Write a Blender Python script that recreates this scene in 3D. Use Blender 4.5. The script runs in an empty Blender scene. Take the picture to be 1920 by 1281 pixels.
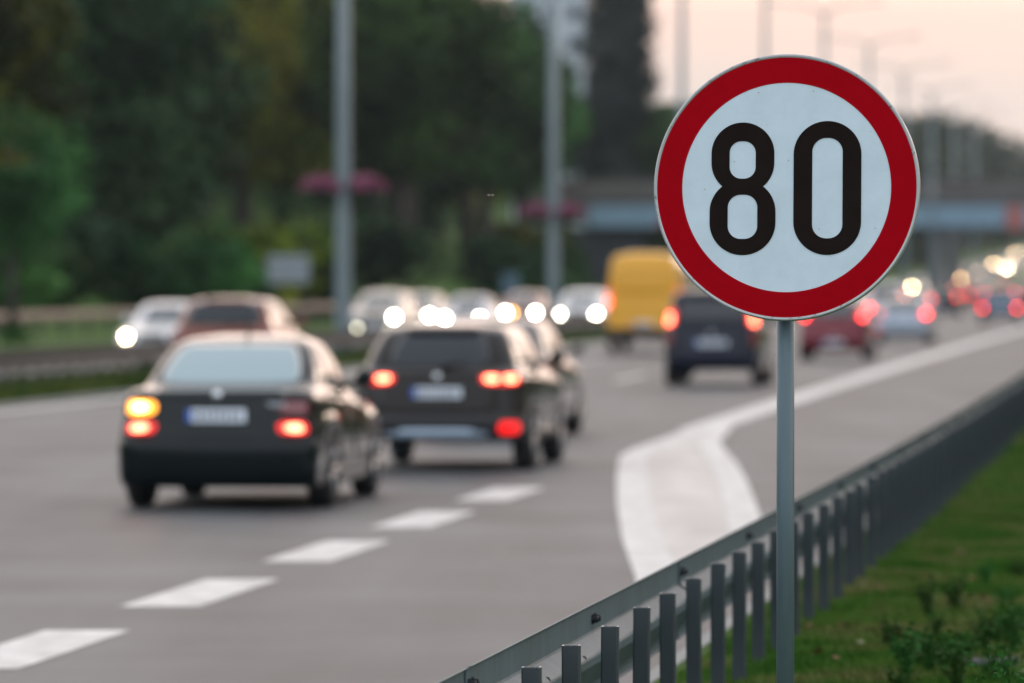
import bpy, bmesh, math, random
import numpy as np
from mathutils import Vector, Matrix
random.seed(7); RNG = np.random.default_rng(11)
S = bpy.context.scene
COL = S.collection

# ---------------------------------------------------------------- camera
FPX = 10667.0          # focal length in pixels of the 1920 px wide photograph (200 mm on full frame)
CAMZ = 1.96
cd = bpy.data.cameras.new('camera'); cam = bpy.data.objects.new('camera', cd); COL.objects.link(cam)
cam.location = (0, 0, CAMZ)
cam.rotation_euler = (math.radians(90) - math.atan(115.5 / FPX), 0, 0)
cd.sensor_width = 36; cd.lens = 200; cd.clip_start = .5; cd.clip_end = 6000
cd.dof.use_dof = True; cd.dof.focus_distance = 19.38; cd.dof.aperture_fstop = 2.9
cd.dof.aperture_blades = 0
S.camera = cam

# ---------------------------------------------------------------- world
W = bpy.data.worlds.new('World'); S.world = W; W.use_nodes = True
nt = W.node_tree; nt.nodes.clear()
SUN_AZ = math.radians(24)      # clockwise from +Y (ahead and to the right)
SUN_EL = math.radians(5)
def N(tree, t, **kw):
    n = tree.nodes.new(t)
    for k, v in kw.items(): setattr(n, k, v)
    return n
sky = N(nt, 'ShaderNodeTexSky', sky_type='NISHITA', sun_disc=False, sun_elevation=SUN_EL, sun_rotation=SUN_AZ,
        air_density=1.0, dust_density=2.0, ozone_density=2.0)
bg1 = N(nt, 'ShaderNodeBackground'); bg1.inputs[1].default_value = .05
tint = N(nt, 'ShaderNodeMix', data_type='RGBA'); tint.blend_type = 'MULTIPLY'; tint.inputs[0].default_value = 1; tint.inputs[7].default_value = (.15, .15, .3, 1)
nt.links.new(sky.outputs[0], tint.inputs[6]); nt.links.new(tint.outputs[2], bg1.inputs[0])
# the after-sunset glow: warm low ahead, pale blue overhead and behind
tc = N(nt, 'ShaderNodeTexCoord'); sep = N(nt, 'ShaderNodeSeparateXYZ'); nt.links.new(tc.outputs['Generated'], sep.inputs[0])
ramp = N(nt, 'ShaderNodeValToRGB'); nt.links.new(sep.outputs[2], ramp.inputs[0])
def setramp(r, pts):
    e = r.color_ramp.elements
    while len(e) > 1: e.remove(e[-1])
    e[0].position = pts[0][0]; e[0].color = (*pts[0][1], 1)
    for p, c in pts[1:]:
        x = e.new(p); x.color = (*c, 1)
setramp(ramp, [(0, (.50, .44, .42)), (.032, (.49, .44, .415)), (.047, (.63, .47, .405)), (.08, (1.5, 1.16, .95)), (.22, (1.45, 1.17, 1.0)), (.42, (1.15, .98, .88)), (.65, (.66, .66, .68)), (1, (.50, .55, .60))])
ramp2 = N(nt, 'ShaderNodeValToRGB'); nt.links.new(sep.outputs[2], ramp2.inputs[0])
setramp(ramp2, [(0, (.26, .31, .38)), (.06, (.40, .47, .55)), (.16, (.92, .98, 1.05)), (.4, (.78, .84, .90)), (1, (.50, .55, .60))])
dot = N(nt, 'ShaderNodeVectorMath', operation='DOT_PRODUCT'); nt.links.new(tc.outputs['Generated'], dot.inputs[0])
dot.inputs[1].default_value = (math.sin(SUN_AZ), math.cos(SUN_AZ), 0)
mr = N(nt, 'ShaderNodeMapRange'); mr.interpolation_type = 'SMOOTHSTEP'
mr.inputs[1].default_value = -.3; mr.inputs[2].default_value = .95; nt.links.new(dot.outputs['Value'], mr.inputs[0])
mx = N(nt, 'ShaderNodeMix', data_type='RGBA'); nt.links.new(mr.outputs[0], mx.inputs[0])
nt.links.new(ramp2.outputs[0], mx.inputs[6]); nt.links.new(ramp.outputs[0], mx.inputs[7])
bg2 = N(nt, 'ShaderNodeBackground'); bg2.inputs[1].default_value = .92
nt.links.new(mx.outputs[2], bg2.inputs[0])
add = N(nt, 'ShaderNodeAddShader'); nt.links.new(bg1.outputs[0], add.inputs[0]); nt.links.new(bg2.outputs[0], add.inputs[1])
wo = N(nt, 'ShaderNodeOutputWorld'); nt.links.new(add.outputs[0], wo.inputs[0])

# ---------------------------------------------------------------- sun
sd = bpy.data.lights.new('sun', 'SUN'); so = bpy.data.objects.new('sun', sd); COL.objects.link(so)
sd.energy = .5; sd.angle = math.radians(12); sd.color = (1, .78, .62)
so.rotation_euler = Vector((-math.sin(SUN_AZ) * math.cos(SUN_EL), -math.cos(SUN_AZ) * math.cos(SUN_EL), -math.sin(SUN_EL))).to_track_quat('-Z', 'Y').to_euler()
so.location = (20, 60, 30)

S.view_settings.view_transform = 'Standard'; S.view_settings.look = 'None'
S.view_settings.exposure = 0.78; S.view_settings.gamma = 1
S.cycles.use_denoising = True
S.cycles.max_bounces = 6; S.cycles.volume_bounces = 0; S.cycles.transparent_max_bounces = 8
S.cycles.sample_clamp_indirect = 4

# ---------------------------------------------------------------- helpers
def at(px, Y): return (px - 960) / FPX * Y
def hz(Y):                       # height of the road: level, then climbing gently
    t = Y - 500
    return 0.0 if t < -30 else (.0125 * (t + 30) ** 2 / 120 if t < 30 else .0125 * t)
def RX(Y):                       # the right-hand solid line of the carriageway
    if Y < -20: return RX(-20) + .108 * (Y + 20)
    if Y < 220: return 2.77676479e-05 * Y * Y + .109773 * Y - 5.8843
    return 19.61 + .1183 * (Y - 220)
def heading(Y): return -math.atan((RX(Y + 1) - RX(Y - 1)) / 2)
_rf = np.polyfit([17.07, 21.3, 29.5, 71.7, 55], [-.18, .38, 1.41, 6.45, 4.48], 2)
def RAIL(Y):
    if Y < 72: return float(np.polyval(_rf, Y))
    return float(np.polyval(_rf, 72)) + RX(Y) - RX(72)
def KERB(Y): return RAIL(Y) - .38

def tag(o, label=None, cat=None, group=None, kind=None):
    if label: o['label'] = label
    if cat: o['category'] = cat
    if group: o['group'] = group
    if kind: o['kind'] = kind
    return o
def link(name, me, mats=(), parent=None, loc=None, smooth=False):
    o = bpy.data.objects.new(name, me); COL.objects.link(o)
    for m in (mats if isinstance(mats, (list, tuple)) else [mats]): me.materials.append(m)
    if parent: o.parent = parent
    if loc: o.location = loc
    if smooth:
        me.polygons.foreach_set('use_smooth', [True] * len(me.polygons))
    return o
def empty(name, loc=(0, 0, 0), rz=0):
    o = bpy.data.objects.new(name, None); COL.objects.link(o); o.location = loc; o.rotation_euler = (0, 0, rz)
    o.empty_display_size = .2
    return o
def copy_tree(o, parent=None):
    c = o.copy(); COL.objects.link(c)
    if parent: c.parent = parent
    for ch in list(o.children): copy_tree(ch, c)
    return c
class MB:
    def __init__(s): s.v = []; s.f = []
    def add(s, v, f):
        b = len(s.v); s.v += [tuple(x) for x in v]; s.f += [tuple(b + i for i in q) for q in f]; return s
    def box(s, c, d, rz=0, taper=1.0):
        x, y, z = d[0] / 2, d[1] / 2, d[2] / 2; ca, sa = math.cos(rz), math.sin(rz); P = []
        for k, t in ((-z, 1), (z, taper)):
            for a, b in ((-x, -y), (x, -y), (x, y), (-x, y)):
                a *= t; b *= t
                P.append((c[0] + a * ca - b * sa, c[1] + a * sa + b * ca, c[2] + k))
        return s.add(P, [(3, 2, 1, 0), (4, 5, 6, 7), (0, 1, 5, 4), (1, 2, 6, 5), (2, 3, 7, 6), (3, 0, 4, 7)])
    def tube(s, pts, rad, n=10, caps=True):
        pts = [Vector(p) for p in pts]; rad = rad if isinstance(rad, (list, tuple)) else [rad] * len(pts)
        base = len(s.v); up = Vector((0, 0, 1))
        for i, p in enumerate(pts):
            d = (pts[min(i + 1, len(pts) - 1)] - pts[max(i - 1, 0)]).normalized()
            a = d.cross(up if abs(d.z) < .95 else Vector((1, 0, 0))).normalized(); b = d.cross(a).normalized()
            for k in range(n):
                t = 2 * math.pi * k / n; s.v.append(tuple(p + (a * math.cos(t) + b * math.sin(t)) * rad[i]))
        for i in range(len(pts) - 1):
            for k in range(n):
                s.f.append((base + i * n + k, base + i * n + (k + 1) % n, base + (i + 1) * n + (k + 1) % n, base + (i + 1) * n + k))
        if caps:
            s.f.append(tuple(base + k for k in range(n))[::-1]); s.f.append(tuple(base + (len(pts) - 1) * n + k for k in range(n)))
        return s
    def lathe(s, prof, c=(0, 0, 0), axis='z', n=32, closed=False):
        base = len(s.v); m = len(prof)
        for k in range(n):
            t = 2 * math.pi * k / n
            for r, h in prof:
                p = (r * math.cos(t), r * math.sin(t), h)
                if axis == 'x': p = (h, r * math.cos(t), r * math.sin(t))
                if axis == 'y': p = (r * math.cos(t), h, r * math.sin(t))
                s.v.append((p[0] + c[0], p[1] + c[1], p[2] + c[2]))
        for k in range(n):
            for i in range(m if closed else m - 1):
                j = (i + 1) % m
                s.f.append((base + k * m + i, base + ((k + 1) % n) * m + i, base + ((k + 1) % n) * m + j, base + k * m + j))
        return s
    def mesh(s, name='mesh'):
        me = bpy.data.meshes.new(name); me.from_pydata(s.v, [], s.f); me.validate(); me.update(); return me
    def build(s, name, mats, parent=None, loc=None, smooth=False):
        me = s.mesh(name)
        bm = bmesh.new(); bm.from_mesh(me); bmesh.ops.recalc_face_normals(bm, faces=bm.faces); bm.to_mesh(me); bm.free()
        return link(name, me, mats, parent, loc, smooth)
def bevel(o, w=.01, seg=2):
    m = o.modifiers.new('bevel', 'BEVEL'); m.width = w; m.segments = seg; m.limit_method = 'ANGLE'; return o

# ---------------------------------------------------------------- materials
MC = {}
def mat(name, col=(.5, .5, .5), rough=.5, metal=0., spec=.5, coat=0., emit=None, es=0., noise=None, bump=None, coat_rough=.05, ior=None, coat_ior=1.5):
    """noise=(scale, second colour, contrast, stretch)"""
    if name in MC: return MC[name]
    m = bpy.data.materials.new(name); m.use_nodes = True; t = m.node_tree; b = t.nodes['Principled BSDF']
    b.inputs['Base Color'].default_value = (*col, 1); b.inputs['Roughness'].default_value = rough
    b.inputs['Metallic'].default_value = metal; b.inputs['Specular IOR Level'].default_value = spec
    b.inputs['Coat Weight'].default_value = coat; b.inputs['Coat Roughness'].default_value = coat_rough; b.inputs['Coat IOR'].default_value = coat_ior
    if ior: b.inputs['IOR'].default_value = ior
    if emit:
        b.inputs['Emission Color'].default_value = (*emit, 1); b.inputs['Emission Strength'].default_value = es
    if noise:
        sc, c2, con, st = noise
        tcn = N(t, 'ShaderNodeTexCoord'); mp = N(t, 'ShaderNodeMapping'); mp.inputs['Scale'].default_value = st
        t.links.new(tcn.outputs['Object'], mp.inputs[0])
        nz = N(t, 'ShaderNodeTexNoise'); nz.inputs['Scale'].default_value = sc; nz.inputs['Detail'].default_value = 5
        t.links.new(mp.outputs[0], nz.inputs['Vector'])
        r = N(t, 'ShaderNodeMapRange'); r.inputs[1].default_value = .5 - con; r.inputs[2].default_value = .5 + con
        t.links.new(nz.outputs[0], r.inputs[0])
        mxx = N(t, 'ShaderNodeMix', data_type='RGBA'); mxx.inputs[6].default_value = (*col, 1); mxx.inputs[7].default_value = (*c2, 1)
        t.links.new(r.outputs[0], mxx.inputs[0]); t.links.new(mxx.outputs[2], b.inputs['Base Color'])
        if bump:
            bp = N(t, 'ShaderNodeBump'); bp.inputs['Strength'].default_value = bump; bp.inputs['Distance'].default_value = .01
            t.links.new(nz.outputs[0], bp.inputs['Height']); t.links.new(bp.outputs[0], b.inputs['Normal'])
    MC[name] = m
    return m
def asphalt(name, c1, c2, rough):
    m = bpy.data.materials.new(name); m.use_nodes = True; t = m.node_tree; b = t.nodes['Principled BSDF']
    tcn = N(t, 'ShaderNodeTexCoord'); mp = N(t, 'ShaderNodeMapping'); mp.inputs['Rotation'].default_value = (0, 0, math.radians(6.5)); mp.inputs['Scale'].default_value = (1, .07, 1)
    t.links.new(tcn.outputs['Object'], mp.inputs[0])
    n1 = N(t, 'ShaderNodeTexNoise'); n1.inputs['Scale'].default_value = .9; n1.inputs['Detail'].default_value = 4; t.links.new(mp.outputs[0], n1.inputs['Vector'])
    n2 = N(t, 'ShaderNodeTexNoise'); n2.inputs['Scale'].default_value = 60; n2.inputs['Detail'].default_value = 6; t.links.new(tcn.outputs['Object'], n2.inputs['Vector'])
    n3 = N(t, 'ShaderNodeTexNoise'); n3.inputs['Scale'].default_value = .35; n3.inputs['Detail'].default_value = 3; t.links.new(tcn.outputs['Object'], n3.inputs['Vector'])
    a = N(t, 'ShaderNodeMath', operation='ADD'); t.links.new(n1.outputs[0], a.inputs[0])
    s2 = N(t, 'ShaderNodeMath', operation='MULTIPLY'); s2.inputs[1].default_value = .5; t.links.new(n2.outputs[0], s2.inputs[0]); t.links.new(s2.outputs[0], a.inputs[1])
    a3 = N(t, 'ShaderNodeMath', operation='ADD'); t.links.new(a.outputs[0], a3.inputs[0]); t.links.new(n3.outputs[0], a3.inputs[1])
    r = N(t, 'ShaderNodeMapRange'); r.inputs[1].default_value = 1.02; r.inputs[2].default_value = 1.5; t.links.new(a3.outputs[0], r.inputs[0])
    mxx = N(t, 'ShaderNodeMix', data_type='RGBA'); mxx.inputs[6].default_value = (*c1, 1); mxx.inputs[7].default_value = (*c2, 1)
    t.links.new(r.outputs[0], mxx.inputs[0]); t.links.new(mxx.outputs[2], b.inputs['Base Color'])
    b.inputs['Roughness'].default_value = rough; b.inputs['Specular IOR Level'].default_value = .42
    bp = N(t, 'ShaderNodeBump'); bp.inputs['Strength'].default_value = .12; bp.inputs['Distance'].default_value = .003
    t.links.new(n2.outputs[0], bp.inputs['Height']); t.links.new(bp.outputs[0], b.inputs['Normal'])
    return m
M_ASPH = asphalt('asphalt', (.042, .048, .052), (.108, .117, .122), .58)
M_PAINT = mat('road_paint', (.74, .72, .70), .55, noise=(5, (.46, .445, .43), .22, (1, .3, 1)))
M_GORE = mat("gore_paint", (.67, .63, .60), .55, noise=(1.6, (.38, .355, .34), .27, (1, .2, 1)))
M_CONC = mat('kerb_concrete', (.36, .36, .35), .8, noise=(6, (.24, .24, .23), .3, (1, 1, 1)))
M_GALV = mat('galvanised_steel', (.10, .145, .172), .55, metal=.15, spec=.25, noise=(9, (.08, .112, .126), .2, (1, 1, .25)), bump=.05)
M_GALVD = mat('weathered_post_steel', (.055, .068, .075), .5, metal=.2, spec=.3, noise=(14, (.038, .048, .055), .25, (1, 1, .3)), bump=.08)
M_GALVFAR = mat('median_rail_steel', (.078, .078, .080), .7, metal=.0, spec=.15, noise=(2, (.055, .055, .058), .3, (1, 1, 1)))
M_GALVSKYTINT = mat('far_rail_sky_tinted_steel', (.26, .20, .17), .6, metal=.1, spec=.3, noise=(2, (.20, .15, .13), .3, (1, 1, 1)))  # pink tint painted in for the warm sky mirrored by the steel
M_BOLT = mat('dark_bolt', (.03, .032, .035), .5, metal=.6)
M_BLACK = mat('black_rubber', (.018, .018, .019), .7)
M_TRIM = mat('black_plastic_trim', (.022, .022, .024), .45)
M_RIM = mat('alloy_wheel', (.45, .46, .48), .3, metal=.8)
M_CHROME = mat('chrome', (.75, .76, .78), .12, metal=1.)
M_GLASS = mat('car_glass', (.015, .03, .035), .03, spec=.9, ior=1.75)
M_GLASSB = mat('tinted_glass', (.008, .012, .018), .04, spec=.6, ior=1.55)
M_PLATE = mat('plate_white', (.82, .87, .95), .35)
M_PLATEB = mat('plate_blue', (.03, .12, .5), .35)
M_INK = mat('plate_ink', (.03, .03, .04), .5)

# ---------------------------------------------------------------- ground, roads, markings
def ystops(a, b, near=2.5):
    y = a; out = [a]
    while y < b:
        y += near if y < 120 else (6 if y < 300 else 14)
        out.append(min(y, b))
    return out
def sheet(name, fx0, fx1, y0, y1, z, m, nx=1, kind='structure', step=2.5):
    mb = MB(); ys = ystops(y0, y1, step)
    for y in ys:
        a, b = fx0(y), fx1(y)
        for i in range(nx + 1): mb.v.append((a + (b - a) * i / nx, y, hz(y) + z))
    for j in range(len(ys) - 1):
        for i in range(nx):
            p = j * (nx + 1) + i; mb.f.append((p, p + 1, p + nx + 2, p + nx + 1))
    o = link(name, mb.mesh(name), m)
    if kind: o['kind'] = kind
    return o
def bank(o):                      # rise of the embankment left of the oncoming carriageway (o = offset)
    d = -o - 36
    if d <= 0: return 0.08
    return .08 + (6.2 * (1 - math.exp(-d / 13.))) + (16 * (1 - math.exp(-(d - 30) / 30.)) if d > 30 else 0)
def ground_z(X, Y):
    o = X - RX(Y); h = hz(Y)
    if X > KERB(Y): return h + .13 + max(0, (X - KERB(Y) - 12)) * .02
    if o > -11.65: return h - .05
    if o > -14.8: return h + .06
    if o > -26.3: return h - .05
    return h + bank(o)
M_GRASSG = mat('verge_soil_grass', (.032, .095, .014), .95, spec=.1, noise=(1.1, (.075, .120, .030), .22, (1, .5, 1)), bump=.3)
mb = MB(); ys = ystops(-80, 1900)
cols = [lambda y, a=a: RX(y) + a for a in (-900, -500, -300, -200, -140, -110, -90, -76, -66, -60, -56, -53, -50, -48, -46, -44, -42, -40, -38, -36, -33, -29, -26.32)] + \
       [lambda y: RX(y) - 26.28, lambda y: RX(y) - 14.82, lambda y: RX(y) - 14.78, lambda y: RX(y) - 13.3, lambda y: RX(y) - 11.67, lambda y: RX(y) - 11.63,
        lambda y: KERB(y) + .0, lambda y: KERB(y) + .03, lambda y: RAIL(y), lambda y: RAIL(y) + 1, lambda y: RAIL(y) + 3, lambda y: RAIL(y) + 8, lambda y: RAIL(y) + 20, lambda y: RAIL(y) + 80, lambda y: RAIL(y) + 900]
nc = len(cols)
for y in ys:
    for i, c in enumerate(cols):
        x = c(y)
        mb.v.append((x, y, ground_z(x, y)))
for j in range(len(ys) - 1):
    for i in range(nc - 1):
        p = j * nc + i; mb.f.append((p, p + 1, p + nc + 1, p + nc))
g = link('ground', mb.mesh('ground'), M_GRASSG, smooth=False); g['kind'] = 'structure'

sheet('road', lambda y: RX(y) - 11.60, lambda y: KERB(y) - .02, -80, 1900, 0, M_ASPH, nx=4)
sheet('oncoming_road', lambda y: RX(y) - 26.25, lambda y: RX(y) - 14.85, -80, 1900, 0, M_ASPH, nx=4)
def strip(mbx, y0, y1, o0, o1, z=.004, fn=RX, step=2.0):
    n = max(1, int((y1 - y0) / step))
    b = len(mbx.v)
    for k in range(n + 1):
        y = y0 + (y1 - y0) * k / n
        mbx.v += [(fn(y) + o0, y, hz(y) + z), (fn(y) + o1, y, hz(y) + z)]
    for k in range(n): mbx.f.append((b + 2 * k, b + 2 * k + 1, b + 2 * k + 3, b + 2 * k + 2))
mk = MB()
y = 28.6 - 5.45 * 6
while y < 53: strip(mk, y, min(y + 3.15, 62.5), -.24, .24, step=1.6); y += 5.45
strip(mk, 74, 1000, -.26, .26, step=8)
strip(mk, -60, 1000, -11.28, -11.02, step=5)
y = 111 - 18 * 9
while y < 900:
    if y > 100: strip(mk, y, y + 6, -4.72, -4.50); strip(mk, y + 7, y + 13, -8.1, -7.9)
    strip(mk, y + 3, y + 9, -18.7, -18.55); strip(mk, y + 5, y + 11, -22.4, -22.25); y += 18
strip(mk, -60, 1000, -15.5, -15.3, step=5); strip(mk, -60, 1000, -25.9, -25.7, step=5)
o = mk.build('lane_markings', M_PAINT); o['kind'] = 'structure'
# the solid wedge of paint where the extra lane opens
L_ = [(26, .50), (31, .62), (37, .81), (43, .83), (50, .92), (56, 1.03), (61, 1.14), (63.2, 1.20), (65, 1.33), (66, 1.42), (70, 1.84), (74.5, 2.30)]
R_ = [(26, .80), (31, 1.25), (37, 1.68), (43, 1.93), (50, 2.14), (56, 2.30), (61, 2.40), (65, 2.44), (69, 2.52), (72, 2.72), (76, 2.95)]
def lerp_tab(T, y): return float(np.interp(y, [a for a, b in T], [b for a, b in T]))
def wedge(name, f0, f1, y0, y1, z, m):
    mbx = MB(); n = 60
    for k in range(n + 1):
        y = y0 + (y1 - y0) * k / n; a, b = f0(y), max(f1(y), f0(y) + .02); mbx.v += [(a, y, z), (b, y, z)]
    for k in range(n): mbx.f.append((2 * k, 2 * k + 1, 2 * k + 3, 2 * k + 2))
    o = link(name, mbx.mesh(name), m); o['kind'] = 'structure'; return o
wedge('painted_wedge', lambda y: lerp_tab(L_, y) + .30, lambda y: lerp_tab(R_, y) - .28, 35, 73, .004, M_GORE)
wedge('wedge_left_line', lambda y: lerp_tab(L_, y), lambda y: lerp_tab(L_, y) + .30, 33.5, 74, .0075, M_PAINT)
wedge('wedge_right_line', lambda y: max(lerp_tab(R_, y) - .28, lerp_tab(L_, y) + .3), lambda y: lerp_tab(R_, y), 37, 76, .011, M_PAINT)
# kerbs
def kerb(name, fx, w, h, y0, y1, zoff=0):
    mbx = MB(); ys = ystops(y0, y1)
    for y in ys:
        x = fx(y); z = hz(y) + zoff
        mbx.v += [(x, y, z - .06), (x, y, z + h - .02), (x + .02, y, z + h), (x + w, y, z + h), (x + w, y, z - .06)]
    for j in range(len(ys) - 1):
        for i in range(4): p = j * 5 + i; mbx.f.append((p, p + 1, p + 6, p + 5))
    o = mbx.build(name, M_CONC); o['kind'] = 'structure'; return o
kerb('kerb', lambda y: KERB(y) - .02, .10, .135, -80, 900)
kerb('median_kerb', lambda y: RX(y) - 11.70, .12, .07, -80, 900)
kerb('far_median_kerb', lambda y: RX(y) - 14.86, .13, .09, -80, 900)

# ---------------------------------------------------------------- speed limit sign
SY = 19.4; K = FPX / SY                      # px per metre at the sign
sx = (1474.5 - 960) / K; sz = CAMZ + (525 - 351.6) / K
sign = empty('speed_limit_sign', (sx, SY, .13))
tag(sign, 'round red-bordered sign reading 80 on a grey post beside the guardrail', 'road sign')
def face_mat(name, col, rough, spots=.0, c2=None):
    m = bpy.data.materials.new(name); m.use_nodes = True; t = m.node_tree; b = t.nodes['Principled BSDF']
    b.inputs['Roughness'].default_value = .6; b.inputs['Specular IOR Level'].default_value = .03
    tcn = N(t, 'ShaderNodeTexCoord')
    nz = N(t, 'ShaderNodeTexNoise'); nz.inputs['Scale'].default_value = 7; nz.inputs['Detail'].default_value = 8; nz.inputs['Roughness'].default_value = .65; t.links.new(tcn.outputs['Object'], nz.inputs['Vector'])
    n2 = N(t, 'ShaderNodeTexNoise'); n2.inputs['Scale'].default_value = 260; n2.inputs['Detail'].default_value = 2; t.links.new(tcn.outputs['Object'], n2.inputs['Vector'])
    vo = N(t, 'ShaderNodeTexVoronoi'); vo.inputs['Scale'].default_value = 24; t.links.new(tcn.outputs['Object'], vo.inputs['Vector'])
    r = N(t, 'ShaderNodeMapRange'); r.inputs[1].default_value = .3; r.inputs[2].default_value = .75; t.links.new(nz.outputs[0], r.inputs[0])
    m1 = N(t, 'ShaderNodeMix', data_type='RGBA'); m1.inputs[6].default_value = (*col, 1); m1.inputs[7].default_value = (*(c2 or tuple(c * .86 for c in col)), 1); t.links.new(r.outputs[0], m1.inputs[0])
    sp = N(t, 'ShaderNodeMath', operation='LESS_THAN'); sp.inputs[1].default_value = .045; t.links.new(vo.outputs[0], sp.inputs[0])
    s3 = N(t, 'ShaderNodeMath', operation='MULTIPLY'); s3.inputs[1].default_value = spots; t.links.new(sp.outputs[0], s3.inputs[0])
    m2 = N(t, 'ShaderNodeMix', data_type='RGBA'); t.links.new(s3.outputs[0], m2.inputs[0]); t.links.new(m1.outputs[2], m2.inputs[6]); m2.inputs[7].default_value = (.12, .12, .11, 1)
    gr = N(t, 'ShaderNodeMix', data_type='RGBA'); gr.blend_type = 'MULTIPLY'; gr.inputs[0].default_value = .10; t.links.new(m2.outputs[2], gr.inputs[6]); t.links.new(n2.outputs[1], gr.inputs[7])
    t.links.new(gr.outputs[2], b.inputs['Base Color'])
    return m
M_SW = face_mat('sign_white_sheeting', (.72, .83, .91), .38, .35)
M_SR = face_mat('sign_red_sheeting', (.42, .001, .008), .38, .12, (.36, .001, .006))
M_SK = face_mat('sign_black_sheeting', (.014, .009, .008), .40, .10, (.020, .014, .012))
M_RIMS = bpy.data.materials.new('sign_rim_aluminium'); M_RIMS.use_nodes = True
_t = M_RIMS.node_tree; _b = _t.nodes['Principled BSDF']; _b.inputs['Metallic'].default_value = .5; _b.inputs['Roughness'].default_value = .4
_tc = N(_t, 'ShaderNodeTexCoord'); _n = N(_t, 'ShaderNodeTexNoise'); _n.inputs['Scale'].default_value = 34; _n.inputs['Detail'].default_value = 9; _n.inputs['Roughness'].default_value = .75
_t.links.new(_tc.outputs['Object'], _n.inputs['Vector']); _r = N(_t, 'ShaderNodeMapRange'); _r.inputs[1].default_value = .56; _r.inputs[2].default_value = .64; _t.links.new(_n.outputs[0], _r.inputs[0])
_m = N(_t, 'ShaderNodeMix', data_type='RGBA'); _m.inputs[6].default_value = (.42, .43, .43, 1); _m.inputs[7].default_value = (.07, .07, .065, 1); _t.links.new(_r.outputs[0], _m.inputs[0]); _t.links.new(_m.outputs[2], _b.inputs['Base Color'])
head = empty('sign_plate', (0, 0, sz - .13)); head.parent = sign; head.rotation_euler = (math.radians(-3.0), 0, math.radians(-8.5))
R0 = .4545
def disc_prof(prof, name, m, n=160):
    b_ = MB(); b_.lathe(prof, axis='y', n=n); return b_.build(name, m, head, smooth=False)
# local: face looks along -y
rim = disc_prof([(R0 - .0105, -.0015), (R0 - .004, -.0050), (R0, -.003), (R0 + .0015, .004), (R0 + .0015, .020), (R0 - .004, .026), (R0 - .012, .024)], 'rim', M_RIMS)
rim.data.polygons.foreach_set('use_smooth', [True] * len(rim.data.polygons))
def annulus(r0, r1, y, th=.0012):
    return [(r0, y + th), (r0, y), (r1, y), (r1, y + th)]
disc_prof([(0.0001, -.0002), (R0 - .012, -.0002), (R0 - .012, .003), (0.0001, .003)], 'white_face', M_SW)
disc_prof(annulus(.3575, R0 - .0105, -.0014), 'red_ring', M_SR)
def stadium(cx, cy0, cy1, r, a0=0, a1=360, n=36):
    """outline of a stadium, counter-clockwise, centres (cx,cy0) low and (cx,cy1) high"""
    P = []
    for k in range(n + 1): t = math.pi * k / n; P.append((cx + r * math.cos(t), cy1 + r * math.sin(t)))
    for k in range(n + 1): t = math.pi + math.pi * k / n; P.append((cx + r * math.cos(t), cy0 + r * math.sin(t)))
    return P
def rrect(x0, x1, y0, y1, r, n=16):
    P = []
    for cx, cy, a in ((x1 - r, y1 - r, 0), (x0 + r, y1 - r, 90), (x0 + r, y0 + r, 180), (x1 - r, y0 + r, 270)):
        for k in range(n + 1): t = math.radians(a + 90 * k / n); P.append((cx + r * math.cos(t), cy + r * math.sin(t)))
    return P
cs = 2.2875; ccx, ccy = 628., 667.           # crop pixels -> metres on the sign
def cv(x, y): return ((x - ccx) / cs / K / .986, -(y - ccy) / cs / K)
def digit(name, loops):
    cu = bpy.data.curves.new(name, 'CURVE'); cu.dimensions = '2D'; cu.fill_mode = 'BOTH'; cu.extrude = .0006
    for lp in loops:
        s_ = cu.splines.new('POLY'); s_.points.add(len(lp) - 1); s_.use_cyclic_u = True
        for i, (x, y) in enumerate(lp): s_.points[i].co = (x, y, 0, 1)
    tmp = bpy.data.objects.new('tmp', cu); COL.objects.link(tmp)
    me = bpy.data.meshes.new_from_object(tmp.evaluated_get(bpy.context.evaluated_depsgraph_get()))
    bpy.data.objects.remove(tmp); bpy.data.curves.remove(cu)
    me.name = name; me.materials.clear()
    o = link(name, me, M_SK, head); o.rotation_euler = (math.radians(90), 0, 0); o.location = (0, -.0016, 0)
    return o
# 8
def arc(cx, cy, r, a0, a1, n=40): return [(cx + r * math.cos(math.radians(a0 + (a1 - a0) * k / n)), cy - r * math.sin(math.radians(a0 + (a1 - a0) * k / n))) for k in range(n + 1)]
aU = math.degrees(math.asin(100.6 / 133)); aL = math.degrees(math.asin(109.7 / 140))
out8 = arc(442.5, 521, 133.5, 0, 180) + arc(442.5, 561, 133.5, 180, 180 + aU, 14) + arc(442, 772, 140, 180 - aL, 180, 14) + arc(442, 818, 140, 180, 360) + arc(442, 772, 140, 0, aL, 14) + arc(442.5, 561, 133.5, 360 - aU, 360, 14)
h1 = rrect(386, 497, 468, 629, 50); h2 = rrect(379, 505, 698, 888, 55)
digit('digit', [[cv(*p) for p in out8], [cv(*p) for p in h1], [cv(*p) for p in h2]])
out0 = arc(801.5, 526, 143.5, 0, 180) + arc(801.5, 814, 143.5, 180, 360)
digit('digit', [[cv(*p) for p in out0], [cv(*p) for p in rrect(737, 866, 455, 886, 60)]])
for (x, y_) in ((508, 259), (741, 253), (406, 556), (636, 551), (281, 674), (1004, 843), (768, 846)):
    p = cv(x, y_); b_ = MB(); b_.lathe([(.0001, -.0022), (.0012, -.0020), (.0016, -.0008)], c=(p[0], 0, p[1]), axis='y', n=10); b_.build('rivet', M_GALVD, head, smooth=True)
b_ = MB(); b_.lathe([(.0001, .0031), (R0 - .013, .0031), (R0 - .013, .0045), (.0001, .0045)], axis='y', n=96); b_.build('back_plate', M_GALV, head)
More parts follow.
